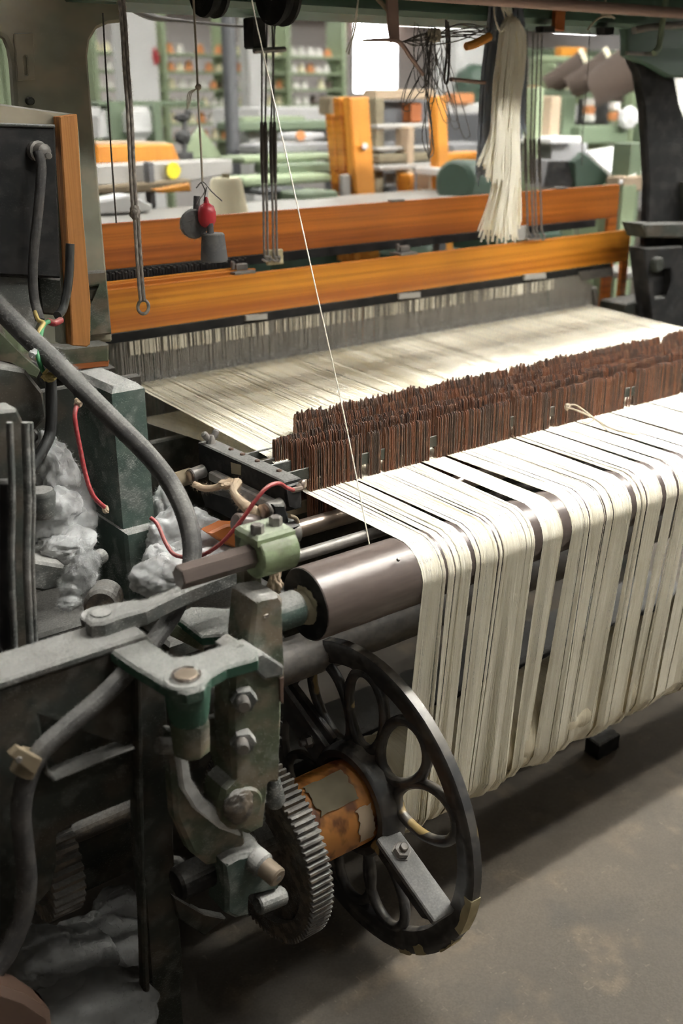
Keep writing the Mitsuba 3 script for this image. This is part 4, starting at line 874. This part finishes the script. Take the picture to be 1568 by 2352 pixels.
put('long_tail', plies([(1166, 300, 22), (1162, 400, 28), (1150, 470, 32), (1142, 540, 44)], 90, .0024, 1, 4) + plies([(1184, 120, 14), (1180, 300, 12), (1184, 450, 12), (1180, 510, 14)], 24, .0026, 1, 5), 'yarn_white', parent=sk, smooth=True)
put('tie', plies([(1160, -20, 20), (1166, 20, 12), (1174, 46, 8)], 12, .0022, 1, 6) + [ptube([(1134, -10, SY - .02), (1136, 40, SY - .02), (1148, 72, SY - .02), (1160, 60, SY - .02)], .0024, 6)], 'yarn_white', parent=sk, smooth=True)
SY = 2.05
put('blue_yarn_bundle', plies([(1160, -20, 34), (1150, 60, 30), (1140, 180, 34), (1125, 300, 26), (1120, 395, 24)], 70, .0016, 1, 7) + plies([(1190, -20, 10), (1198, 120, 8), (1200, 260, 6), (1198, 300, 8)], 12, .0015, 1, 8) + plies([(1135, 100, 14), (1116, 260, 12), (1104, 400, 8)], 18, .0015, 1, 9), 'yarn_blue', 'bundle of fine grey blue yarns hanging behind the white skein', 'yarn bundle', kind='stuff', smooth=True)
# wire tangle and small fittings
g = np.random.default_rng(43)
lp = []
for k in range(15):
    cx, cy = ((965, 110), (1005, 150), (985, 120))[k % 3]; dx, dy = g.normal() * 42, 70 + g.random() * 100
    y = 1.98 + g.normal() * .02
    a0, b0 = cx + g.normal() * 14, cy - 40 + g.normal() * 10
    ex, ey = cx + dx, cy + dy
    lp.append(ptube([(a0, b0, y), ((a0 + ex) / 2 - 14, (b0 + ey) / 2, y), (ex - 8, ey - 6, y + .01), (ex + 6, ey, y + .01), (ex + 8, ey - 14, y), ((a0 + ex) / 2 + 10, (b0 + ey) / 2, y), (a0 + 6, b0 + 4, y)], .0009, 5, 5))
for k in range(9): lp.append(ptube([(928 + g.normal() * 8, 96, 1.97), (975 + g.normal() * 8, 96 + g.normal() * 8, 1.97), (1050, 84 + g.normal() * 10, 1.98), (1120, 70 + g.normal() * 14, 1.99)], .0014, 5))
for k in range(5): lp.append(ptube([(990, 90, 1.98), (984 + g.normal() * 8, 200, 1.98), (992 + g.normal() * 10, 300 + g.normal() * 20, 1.98), (985, 365, 1.98)], .0013, 5))
put('wire_tangle', lp, 'wire_dark', 'tangle of thin dark wire loops hanging left of the white skein', 'wire')
hb = thing('wire_bracket', 'rust brown flat bracket above the tangle of wires', 'bracket')
put('strap', polyY([(888, -20), (914, -20), (918, 92), (898, 98), (892, 60)], 1.96, .006, .001), 'brown_duct', parent=hb)
put('foot', ptube([(834, 93, 1.95), (870, 92, 1.95), (915, 96, 1.95), (945, 135, 1.95), (972, 172, 1.95)], [.002, .003, .005, .005, .004], 8), 'brown_duct', parent=hb)
put('strut', ptube([(850, -20, 1.97), (895, 30, 1.97), (900, 60, 1.97)], .005, 6), 'tape_tan', parent=hb)
put('hook_wire', [ptube([(1024, 45, 1.98), (1026, 120, 1.98), (1020, 180, 1.98), (1028, 185, 1.98), (1032, 100, 1.98), (1028, 50, 1.98)], .003, 6)], 'wire_dark', 'long dark wire hook among the loops', 'hook')
put('wooden_peg', tube([at(1070, 107, Y=1.97), at(1090, 101, Y=1.97), at(1124, 84, Y=1.97)], [.009, .010, .010], 10, 4), 'wood_far', 'short light wooden peg tied beside the white skein', 'peg')
put('guide_pin', rod(at(1034, 182, Y=2.0), at(1114, 190, Y=2.02), .0048, 10), 'brown_duct', 'thin brown metal pin left of the white skein', 'pin')
put('string_wad', lump(at(996, 82, Y=1.97), (.018, .012, .014), 8, .6), 'string_beige', 'small wad of pale string on the wires', 'string')

# ------------------------------------------------------------------ lint covered works behind the column
bed = thing('machine_bed', 'dark machine bed deck buried in lint behind the green column', 'machine bed')
put('deck', [box(.30, .74, 1.62, 2.06, .70, .735, .006), box(.74, 1.02, 1.45, 2.06, .70, .735, .006)], 'dark_iron', parent=bed)
put('panel', box(.30, .98, 1.62, 1.64, .16, .70, .004), 'dark_iron', parent=bed)
put('side_column', polyY([(-60, 950), (40, 940), (62, 985), (72, 1520), (-60, 1520)], 1.46, .05, .004), 'dark_iron', parent=bed)
put('side_column', polyY([(-60, 1110), (34, 1105), (44, 1520), (-60, 1520)], 1.43, .02, .004), 'black_block', parent=bed)
for dx, r_ in ((58, .006), (70, .004), (22, .005)): put('lint_strand', tube([at(dx, 970, Y=1.42), at(dx + 6, 1150, Y=1.42), at(dx + 4, 1300, Y=1.42), at(dx + 12, 1490, Y=1.42)], r_, 8, 8), 'lint_iron', parent=bed)
put('side_casting', polyY([(-60, 830), (60, 850), (100, 900), (110, 960), (70, 1000), (-60, 960)], 1.72, .08, .006), 'dark_iron', parent=bed)
put('lever_arm', polyY([(60, 960), (100, 1005), (150, 1100), (215, 1240), (214, 1300), (140, 1300), (80, 1260), (70, 1100)], 1.74, .06, .006), 'lint_iron', parent=bed)
put('knob', lathe(at(95, 1160, Y=1.66), (0, 0, 1), [(-.02, .022), (.02, .026), (.028, .022), (.030, .0)], 20), 'lint_iron', parent=bed)
put('casting', polyY([(60, 1285), (150, 1300), (160, 1345), (100, 1360), (60, 1350)], 1.6, .06, .005), 'lint_iron', parent=bed)
put('panel', box(.2, 1.02, 2.04, 2.06, .16, 1.05, .004), 'dark_iron', parent=bed)
def heap(lab, spots, bs, seed):
    ms = [lump(at(a, b, Y=y), s, seed + i, .42, 1.8) for i, (a, b, y, s) in enumerate(spots)]
    put('lint_heap', ms + [fuzz(ms, 7000, .010, .0004, seed, -.6)], bs, lab, 'lint', kind='stuff')
heap('fluffy grey lint heaped on the levers left of the green column', [(130, 1090, 1.70, (.035, .03, .06)), (120, 1180, 1.68, (.05, .03, .05)), (170, 1200, 1.70, (.04, .03, .05)), (150, 1250, 1.66, (.05, .03, .03)), (110, 1040, 1.73, (.02, .02, .04)), (180, 1150, 1.72, (.03, .02, .05))], 'lint_white', 31)
heap('white lint tuft left of the foot of the green column', [(185, 1320, 1.56, (.028, .02, .03)), (165, 1345, 1.56, (.02, .02, .02)), (200, 1290, 1.58, (.02, .02, .025)), (160, 1385, 1.54, (.018, .015, .012))], 'lint_white', 51)
heap('bright white lint heap between the green column and the black contact bar', [(385, 1175, 1.66, (.028, .03, .05)), (400, 1230, 1.60, (.05, .04, .05)), (450, 1265, 1.56, (.06, .04, .035)), (520, 1285, 1.52, (.07, .05, .03)), (480, 1240, 1.58, (.05, .05, .03)), (420, 1310, 1.50, (.08, .05, .03)), (360, 1325, 1.50, (.05, .04, .03)), (560, 1270, 1.52, (.05, .04, .025)), (440, 1200, 1.64, (.035, .03, .03)), (370, 1290, 1.55, (.03, .03, .03))], 'lint_white', 61)
put('leather_pad', polyY([(478, 1225), (520, 1205), (572, 1208), (572, 1256), (545, 1262), (515, 1250)], 1.50, .03, .004), 'orange_paint', 'orange brown leather pad lying in the white lint under the contact bar', 'pad')
put('tan_lever', [ptube([(372, 1115, 1.72), (400, 1105, 1.72), (440, 1092, 1.72)], .016, 10)], 'tape_tan', 'tan lever end behind the hose and left of the contact bar', 'lever')
heap('grey lint spread on the floor under the drive gear', [(230, 2200, 1.45, (.10, .12, .03)), (150, 2240, 1.40, (.10, .12, .03)), (270, 2280, 1.38, (.09, .10, .03)), (200, 2330, 1.30, (.12, .10, .03)), (280, 2120, 1.55, (.07, .08, .05)), (90, 2200, 1.44, (.06, .08, .03))], 'lint_floor', 71)
put('floor_casting', polyY([(-60, 2250), (60, 2290), (120, 2330), (130, 2420), (-60, 2420)], 1.20, .06, .01), 'rust_dark', 'rust brown casting in the bottom left corner', 'casting')

# ------------------------------------------------------------------ the hall behind the loom
def slabD(rect, D, t, bev=.006):
    """Upright board facing -Y whose front fills the pixel rectangle (x0, x1, y0, y1) at depth D."""
    a, b, c, d = rect
    Y = at((a + b) / 2, (c + d) / 2, D=D)[1]
    p, q = at(a, (c + d) / 2, Y=Y), at(b, (c + d) / 2, Y=Y)
    z0, z1 = at((a + b) / 2, d, Y=Y)[2], at((a + b) / 2, c, Y=Y)[2]
    return box(p[0], q[0], Y, Y + t, max(z0, .002), z1, bev)
def quadD(pts, D, t):
    Y = at(*np.mean(pts, 0), D=D)[1]
    return polyY(pts, Y, t, .006)
def post(name, rect, D, t, bsdf, label, cat):
    """Standing thing: as slabD, but reaching down to the floor."""
    a, b, c, d = rect
    Y = at((a + b) / 2, (c + d) / 2, D=D)[1]; p, q = at(a, (c + d) / 2, Y=Y), at(b, (c + d) / 2, Y=Y); z1 = at((a + b) / 2, c, Y=Y)[2]
    return put(name, box(p[0], q[0], Y, Y + t, 0, z1, .008), bsdf, label, cat)
for rect, D, lab in (((299, 366, -700, 320), 7.4, 'white painted hall column nearest the left frame upright'), ((574, 606, -700, 280), 9.2, 'white painted hall column right of the dark grey pole'), ((1052, 1110, -700, 300), 10.5, 'white painted hall column behind the wire loops')):
    a, b, c, d = rect
    Y = at((a + b) / 2, 200, D=D)[1]; p, q = at(a, 200, Y=Y), at(b, 200, Y=Y); w = q[0] - p[0]
    k = thing('hall_column', lab, 'column')
    put('web', box(p[0] + w * .42, p[0] + w * .58, Y + .01, Y + w, 0, 3.9, .004), 'white_paint', parent=k)
    put('flange', box(p[0], q[0], Y, Y + w * .12, 0, 3.9, .004), 'white_paint', parent=k)
    put('flange', box(p[0], q[0], Y + w * .88, Y + w, 0, 3.9, .004), 'white_paint', parent=k)
a, b = at(514, 200, D=4.6), at(548, 200, Y=at(514, 200, D=4.6)[1])
pb = at(545, 410, Y=a[1])
put('grey_pole', [rod((a[0] + .034, a[1], .0), (a[0] + .034, a[1], 3.0), .031, 18), lathe((a[0] + .034, a[1], 0), (0, 0, 1), [(0, .07), (.01, .07), (.012, .032)], 18)], 'dark_grey', 'dark blue grey round pole standing behind the weights', 'pole')

# yarn racks with cones
def cone_mesh(r, h, n=14):
    return lathe((0, 0, 0), (0, 0, 1), [(0, .3 * r), (0, r * .9), (.04 * h, r), (.9 * h, r * .62), (.96 * h, r * .5), (.96 * h, r * .2)], n)
CONES = {c: mikit.ply(cone_mesh(.065, .15), c, smooth=40) for c in ('cone_white', 'cone_cream', 'cone_orange', 'cone_brown')}
g = np.random.default_rng(61)
def rack(label, p0, p1, levels, picks, every=.155, grp='', clab='', size=1.0):
    k = thing('yarn_rack', label, 'rack')
    p0, p1 = np.array(p0, float), np.array(p1, float); L = p1[0] - p0[0]; y = p0[1]
    for z in levels:
        put('shelf', box(p0[0], p1[0], y, y + .22, z - .02, z, .002), 'far_pale_green', parent=k)
    for x in np.linspace(p0[0], p1[0] - .04, 5): put('upright', box(x, x + .04, y - .02, y + .24, 0, levels[-1] + .42, .002), 'far_pale_green', parent=k)
    put('rail', box(p0[0], p1[0], y, y + .05, levels[-1] + .36, levels[-1] + .42, .002), 'far_green', parent=k)
    for z in levels:
        x = p0[0] + .09
        while x < p1[0] - .08:
            if g.random() < .9:
                c = picks[int(g.random() * len(picks))] if z > 1.5 or g.random() < .5 else 'cone_orange'; q = new_key('yarn_cone')
                scene[q] = {**CONES[c], 'to_world': T().translate([x, y + .10, z]).scale([size, size, size * (.75 + .25 * g.random())])}
                note(q, {'cone_white': 'white', 'cone_cream': 'cream', 'cone_orange': 'orange', 'cone_brown': 'brown'}[c] + ' yarn cone on a shelf of ' + clab, 'yarn cone', grp + c[5:])
            x += every * (.9 + .25 * g.random())
yr = 8.6
rack('long pale green rack of white and orange yarn cones along the back of the hall', (at(215, 180, Y=yr)[0], yr), (at(792, 180, Y=yr)[0], yr), [1.28, 1.42, 1.56, 1.70, 1.84, 1.98], ['cone_white'] * 6 + ['cone_cream'] * 3 + ['cone_orange'] * 3 + ['cone_brown'], .096, 'cones on the long rack, ', 'the long green rack behind the loom', .62)
yr = 6.4
rack('short green rack with brown and cream yarn cones left of the dark right frame upright', (at(1190, 170, Y=yr)[0], yr), (at(1475, 170, Y=yr)[0], yr), [.9, 1.25, 1.56], ['cone_cream', 'cone_brown', 'cone_white', 'cone_orange'], .2, 'cones on the short rack, ', 'the short green rack on the right')
yr = 7.0
rack('narrow green rack seen through the gap left of the frame upright', (at(-30, 180, Y=yr)[0], yr), (at(60, 180, Y=yr)[0], yr), [.9, 1.2, 1.5, 1.8], ['cone_white', 'cone_white', 'cone_brown'], .17, 'cones on the narrow rack, ', 'the narrow green rack in the left gap')

# brown bobbins lying on their rack
for i, px in enumerate((1300, 1355, 1408)):
    c = at(px, 172 + i * 4, D=5.4 - i * .3); r = (.050, .055, .075)[i]
    k = thing('large_bobbin', ['left', 'middle', 'right'][i] + 'most of three big brown bobbins tilted on the green rail', 'bobbin')
    put('body', lathe(c, (.5, -.6, .45), [(-.11, .0), (-.11, r), (.10, r * 1.35), (.11, 0)], 24), 'cone_brown', parent=k)
    put('rim', lathe(c, (.5, -.6, .45), [(.10, r * 1.2), (.10, r * 1.5), (.125, r * 1.5), (.125, r * 1.2)], 24), 'cone_cream', parent=k)
put('bobbin_rail', [slabD((1190, 1460, 205, 222), 5.5, .06), slabD((1192, 1200, 222, 900), 5.5, .05), slabD((1448, 1456, 222, 900), 5.5, .05)], 'far_green', 'green rail under the three big brown bobbins', 'rail')
put('bobbin_rail', [slabD((1240, 1430, 130, 144), 5.9, .05), slabD((1242, 1250, 144, 1100), 5.9, .05), slabD((1420, 1428, 144, 1100), 5.9, .05)], 'far_pale_green', 'pale green rail above the three big brown bobbins', 'rail')
put('orange_box', slabD((1290, 1345, 108, 130), 5.9, .05), 'wood_far', 'orange yellow box on the pale green upper rail', 'box')

# machines behind the harness, left to right
m = thing('green_loom', 'pale green loom with a white rounded cover behind the left tension wire', 'loom')
put('cover', [slabD((300, 366, 244, 318), 5.2, .3, .03)], 'white_paint', parent=m)
put('cover', quadD([(228, 268), (248, 246), (258, 246), (258, 318), (228, 318)], 5.2, .3), 'white_paint', parent=m)
put('frame_post', slabD((258, 300, 240, 430), 5.25, .1), 'far_green', parent=m)
put('frame_post', slabD((358, 374, 238, 430), 5.25, .1), 'far_green', parent=m)
put('frame_rail', slabD((225, 470, 232, 243), 5.3, .08), 'far_green', parent=m)
put('side_plate', quadD([(462, 290), (515, 366), (420, 366), (430, 330)], 4.6, .03), 'far_pale_green', parent=m)
put('base', box(*[at(225, 400, Y=4.2)[0], at(520, 400, Y=4.2)[0]], 4.2, 4.9, 0, .85, .01), 'far_dark_green', parent=m)
wk = thing('wooden_trough', 'orange brown wooden trough board with a slanted end behind the harness', 'board')
put('board', quadD([(222, 333), (398, 331), (416, 372), (222, 378)], 3.9, .05), 'wood_far', parent=wk)
put('leg', slabD((236, 246, 372, 1400), 3.98, .04), 'dark_grey', parent=wk); put('leg', slabD((376, 386, 370, 1400), 3.98, .04), 'dark_grey', parent=wk)
put('edge_board', quadD([(222, 326), (330, 324), (380, 326), (398, 332), (222, 334)], 3.92, .10), 'lint_tan', parent=wk)
tr = thing('grey_beam', 'long grey painted beam marked with a round yellow sticker', 'beam')
put('beam', quadD([(220, 380), (400, 372), (535, 366), (535, 400), (400, 424), (220, 428)], 3.8, .12), 'alu', parent=tr)
cY = at(398, 392, D=3.75)
put('sticker', lathe(at(398, 392, Y=at(400, 400, D=3.8)[1] - .001), (0, -1, 0), [(0, .0), (0, .029), (.002, .029), (.002, 0)], 28), 'yellow_sticker', 'round yellow sticker', parent=tr)
put('strip', quadD([(220, 430), (440, 412), (440, 440), (350, 442), (220, 448)], 3.7, .08), 'tape_tan', parent=tr)
put('wood_strip', quadD([(356, 436), (438, 420), (440, 438), (372, 444)], 3.66, .04), 'wood_far', parent=tr)
put('paper_stack', [quadD([(228, 462), (300, 446), (350, 470), (350, 486), (228, 492)], 3.4, .10)], 'paper_white', 'white paper sheets behind the left end of the rear heald frame', 'paper')
tb_ = thing('work_table', 'grey work table behind the rear heald frame', 'table')
tz = at(520, 486, D=3.45)
put('top', box(.9, 3.1, 2.75, 3.35, tz[2] - .04, tz[2] - .004, .004), 'alu', parent=tb_)
for x, y in ((.95, 2.8), (3.05, 2.8), (.95, 3.3), (3.05, 3.3)): put('leg', box(x - .02, x + .02, y - .02, y + .02, 0, tz[2] - .04, .002), 'dark_grey', parent=tb_)
cc = at(522, 490, D=3.35); cc[2] = tz[2] - .004
kc = thing('large_yarn_cone', 'large cream yarn cone standing on the table behind the red weight', 'yarn cone')
hc = at(515, 406, D=3.35)[2] - cc[2]
put('yarn', lathe(cc, (0, 0, 1), [(0, .02), (0, .064), (.006, .067), (hc - .01, .050), (hc, .044), (hc, .012)], 36), 'cone_cream', parent=kc)
put('tube', lathe(cc, (0, 0, 1), [(hc - .02, .014), (hc + .012, .012), (hc + .012, .006)], 16), 'paper_brown', parent=kc)
bk = thing('lamp_stand', 'black adjustable stand with a lobed head behind the beige string', 'stand')
put('stem', rod(at(424, 262, D=4.4), at(424, 366, D=4.4), .010, 10), 'far_black', parent=bk)
put('head', [lump(at(418, 270, D=4.4), (.035, .03, .016), 3, .4), lump(at(432, 258, D=4.4), (.014, .014, .014), 4, .3)], 'far_black', parent=bk)
put('knob', [lump(at(420, 316, D=4.4), (.033, .03, .030), 5, .3)], 'far_black', parent=bk)
put('foot', slabD((408, 444, 350, 372), 4.4, .06), 'far_black', parent=bk)
put('red_cloth', quadD([(355, 108), (366, 122), (368, 142), (358, 150), (354, 130)], 7.37, .03), 'red_paint', 'small red cloth hanging on the white column', 'cloth')
# long table and green machines in the middle
tb2 = thing('long_table', 'long white topped table in front of the yarn rack', 'table')
p, q = at(596, 258, Y=6.3), at(775, 258, Y=6.3)
put('top', box(p[0], q[0] + 2.6, 6.3, 6.9, p[2] - .11, p[2] + .03, .01), 'white_paint', parent=tb2)
put('apron', box(p[0] + .1, q[0] + 2.6, 6.34, 6.5, p[2] - .20, p[2] - .11, .004), 'dark_grey', parent=tb2)
for x in (p[0] + .12, q[0], q[0] + 2.4): put('leg', box(x, x + .06, 6.4, 6.46, 0, p[2] - .11, .004), 'dark_grey', parent=tb2)
gm = thing('green_machine', 'low green machine between the wire hooks and the orange uprights', 'machine')
for rect, D, mt in (((545, 770, 278, 300), 5.0, 'far_green'), ((560, 700, 268, 282), 5.2, 'far_pale_green'), ((600, 770, 330, 352), 4.6, 'grey_paint'), ((560, 780, 356, 372), 4.4, 'far_pale_green'), ((640, 770, 376, 400), 4.3, 'far_green'), ((560, 760, 404, 424), 4.1, 'far_pale_green'), ((600, 700, 432, 446), 4.0, 'dark_grey'), ((690, 775, 440, 470), 3.95, 'far_green'), ((575, 640, 300, 420), 5.1, 'white_paint'), ((640, 720, 296, 330), 5.1, 'alu'), ((690, 745, 305, 322), 4.8, 'paper_white')):
    put('housing', slabD(rect, D, .18, .008), mt, parent=gm)
put('base', box(at(560, 440, Y=4.2)[0], at(780, 440, Y=4.2)[0], 4.0, 4.6, 0, .95, .01), 'far_dark_green', parent=gm)
for r_, lab in (((660, 672, 312, 322), 'orange'),): put('knob', rod(at(690, 312, D=4.75), at(690, 312, D=4.65), .022, 12), 'cone_orange', parent=gm)
# orange uprights with the grey shelf unit
of = thing('orange_stand', 'tall orange wooden uprights holding a grey shelf unit behind the harness', 'stand')
for pts, D, mt in (([(762, 262), (782, 262), (812, 600), (790, 600)], 4.3, 'wood_orange'), ([(780, 225), (804, 222), (832, 600), (806, 600)], 4.25, 'wood_orange'), ([(803, 224), (848, 222), (874, 600), (828, 600)], 4.2, 'wood_far'), ([(1000, 222), (1026, 220), (1044, 600), (1014, 600)], 4.3, 'wood_far')):
    put('upright', quadD(pts, D, .05), mt, parent=of)
    a0 = at(*np.mean(pts[2:], 0), D=D)
for (a, b, c, d), mt in (((758, 786, 222, 264), 'tape_tan'), ((862, 1000, 205, 228), 'lint_tan'), ((866, 1000, 284, 296), 'alu'), ((870, 1005, 352, 372), 'paper_brown'), ((870, 1005, 376, 390), 'alu'), ((868, 990, 336, 346), 'alu'), ((936, 950, 290, 430), 'lint_tan'), ((940, 950, 400, 560), 'wood_far'), ((862, 880, 225, 560), 'paper_brown'), ((985, 1004, 390, 560), 'lint_tan')):
    put('shelf_part', slabD((a, b, c, d), 4.5, .08), mt, parent=of)
put('panel_board', slabD((866, 1000, 230, 560), 4.75, .02), 'dark_grey', parent=of)
put('grey_case', slabD((885, 925, 296, 340), 4.62, .08), 'grey_paint', parent=of)
put('grey_case', slabD((885, 930, 395, 430), 4.62, .08), 'grey_paint', parent=of)
put('red_case', slabD((944, 968, 236, 282), 4.62, .06), 'orange_paint', parent=of)
put('hinge', slabD((784, 800, 230, 274), 4.18, .02), 'alu', parent=of)
put('hinge', slabD((786, 806, 400, 450), 4.18, .02), 'alu', parent=of)
put('knob', rod(at(838, 336, D=4.19), at(838, 336, D=4.12), .013, 14), 'paper_white', 'white round knob', parent=of)
put('foot', box(at(770, 560, Y=3.9)[0], at(1060, 560, Y=3.9)[0], 3.75, 4.3, 0, .12, .01), 'dark_grey', parent=of)
put('support_post', box(at(800, 560, Y=3.55)[0], at(800, 560, Y=3.55)[0] + .1, 3.5, 3.6, .1, 1.2, .01), 'wood_far', parent=of)
# right of the uprights
gc = thing('grey_cabinet', 'grey cabinet with a white top right of the orange uprights', 'cabinet')
put('top', slabD((1030, 1130, 236, 262), 6.2, .5), 'white_paint', parent=gc)
put('body', slabD((1030, 1130, 262, 330), 6.24, .5), 'dark_grey', parent=gc)
put('body', slabD((1030, 1130, 330, 1200), 6.26, .5), 'grey_paint', parent=gc)
put('potted_machine_cover', lump(at(1085, 196, D=6.4), (.11, .10, .115), 7, .25), 'far_dark_green', 'dark green rounded machine cover behind the guide pin', 'cover')
put('orange_part_tray', [slabD((1046, 1088, 214, 238), 6.1, .1)], 'cone_orange', 'orange tray on the grey cabinet', 'tray')
gd = thing('green_drum_machine', 'dark green rounded machine beside the white skein', 'machine')
put('drum', rod(at(1040, 420, D=4.0), at(1150, 418, D=4.3), .085, 24), 'far_dark_green', parent=gd)
put('cover', slabD((1030, 1110, 386, 404), 4.2, .2), 'white_paint', parent=gd)
put('tan_board', slabD((1030, 1110, 350, 372), 4.9, .1), 'wood_far', parent=gd)
put('base', box(at(1030, 460, Y=3.2)[0], at(1140, 460, Y=3.2)[0], 3.2, 3.7, 0, 1.0, .02), 'far_dark_green', parent=gd)
rm = thing('comb_machine', 'grey ribbed reed panel and white papers on a green machine at the right', 'machine')
n0 = at(1275, 400, D=3.9)
for k in range(15):
    u0 = 1238 + k * 5.9
    put('rib', quadD([(u0, 368), (u0 + 3.4, 368), (u0 - 8, 430), (u0 - 11.4, 430)], 3.85, .012), 'bar_grey', parent=rm, smooth=False)
put('reed_back', quadD([(1234, 364), (1328, 370), (1312, 434), (1222, 430)], 3.88, .02), 'grey_paint', parent=rm)
put('frame_post', slabD((1226, 1242, 200, 440), 4.6, .06), 'far_pale_green', parent=rm)
put('frame_post', slabD((1262, 1284, 220, 370), 4.7, .06), 'lint_tan', parent=rm)
put('frame_post', slabD((1294, 1320, 220, 320), 5.0, .06), 'far_green', parent=rm)
put('white_tray', slabD((1264, 1336, 314, 330), 4.6, .3), 'paper_white', parent=rm)
put('body', slabD((1264, 1345, 330, 440), 4.75, .3), 'grey_paint', parent=rm)
put('base', box(at(1230, 440, Y=3.1)[0], at(1380, 440, Y=3.1)[0], 3.3, 3.8, 0, 1.05, .02), 'far_dark_green', parent=rm)
pq = [at(1344, 346, D=4.9), at(1430, 332, D=5.1), at(1494, 380, D=4.0), at(1424, 416, D=3.8)]
pm = np.array(pq); nrm = np.cross(pm[1] - pm[0], pm[3] - pm[0]); nrm /= np.linalg.norm(nrm); nrm *= -1 if nrm[2] > 0 else 1
V = np.vstack([pm, pm + nrm * .012])
put('paper_board', fixed(trimesh.Trimesh(V, [(0, 1, 2), (0, 2, 3), (4, 6, 5), (4, 7, 6), (0, 4, 5), (0, 5, 1), (1, 5, 6), (1, 6, 2), (2, 6, 7), (2, 7, 3), (3, 7, 4), (3, 4, 0)], process=False)), 'paper_white', 'white paper covered board lying tilted left of the right frame upright', 'paper', smooth=False)
put('green_chute', quadD([(1342, 350), (1420, 420), (1400, 440), (1320, 440), (1318, 372)], 3.9, .03), 'far_dark_green', 'dark green machine plate under the white paper board', 'plate')
gp = thing('light_green_post', 'light green machine post right of the heald frames', 'post')
Y = at(1450, 500, D=3.9)[1]
put('post', box(at(1424, 500, Y=Y)[0], at(1455, 500, Y=Y)[0], Y, Y + .1, 0, at(1440, 425, Y=Y)[2], .006), 'far_pale_green', parent=gp)
put('side', box(at(1455, 500, Y=Y)[0], at(1482, 500, Y=Y)[0], Y + .04, Y + .12, 0, at(1440, 330, Y=Y)[2], .006), 'far_green', parent=gp)
put('cap', slabD((1432, 1478, 405, 440), 3.86, .08), 'lint_tan', parent=gp)
put('foot', slabD((1440, 1490, 622, 640), 3.7, .2), 'alu', parent=gp)
g = np.random.default_rng(71)
for i, (px, py, c) in enumerate(((1352, 236, 'cone_white'), (1410, 244, 'cone_white'), (1352, 272, 'cone_white'), (1352, 254, 'cone_orange'), (1408, 268, 'cone_orange'), (1440, 262, 'cone_white'))):
    put('spindle_bobbin', lathe(at(px, py + 8, D=5.15), (.15 * (g.random() - .5), 0, 1), [(0, .02), (0, .026), (.02, .030), (.036, .026), (.036, .01)], 16), c, ['white bobbin at the upper left of the spindle cluster', 'white bobbin in the middle of the spindle cluster', 'white bobbin at the lower left of the spindle cluster', 'orange bobbin between two white ones in the spindle cluster', 'orange bobbin right in the spindle cluster', 'white bobbin nearest the right frame upright'][i], 'bobbin')
put('bobbin_machine', [slabD((1330, 1440, 288, 330), 5.1, .2)], 'far_green', 'green frame below the cluster of small bobbins', 'machine frame')
put('bobbin_machine', [slabD((1362, 1400, 225, 290), 5.2, .1)], 'far_black', 'dark post inside the cluster of small bobbins', 'post')
put('white_bag', lump(at(1442, 270, D=5.12), (.06, .05, .05), 6, .3), 'paper_white', 'white crumpled bag left of the right frame upright', 'bag')
put('teal_board', slabD((1552, 1600, 180, 330), 5.5, .03), 'cone_white', 'pale board at the right edge of the picture beyond the frame upright', 'board')
# strip lamps hanging low far back
for px, py, D, L in ((482, 20, 10.5, .30), (990, 50, 9.5, .36), (1322, 66, 9.0, .26)):
    c = at(px, py, D=D)
    k = thing('fluorescent_lamp', 'bright strip lamp far back ' + {482: 'under the small pulley', 990: 'right of the bright window', 1322: 'above the brown bobbins'}[px], 'lamp')
    scene[k + '__tube'] = {**mikit.ply(rod(c - [L, 0, 0], c + [L, 0, 0], .035, 12), 'lamp_white'), 'emitter': {'type': 'area', 'radiance': {'type': 'rgb', 'value': [9, 9, 8.6]}}}
    put('housing', box(c[0] - L - .02, c[0] + L + .02, c[1] - .05, c[1] + .05, c[2] + .035, c[2] + .08, .004), 'white_paint', parent=k)
    put('hanger', rod(c + [0, 0, .08], [c[0], c[1], 3.9], .006, 6), 'white_paint', parent=k)
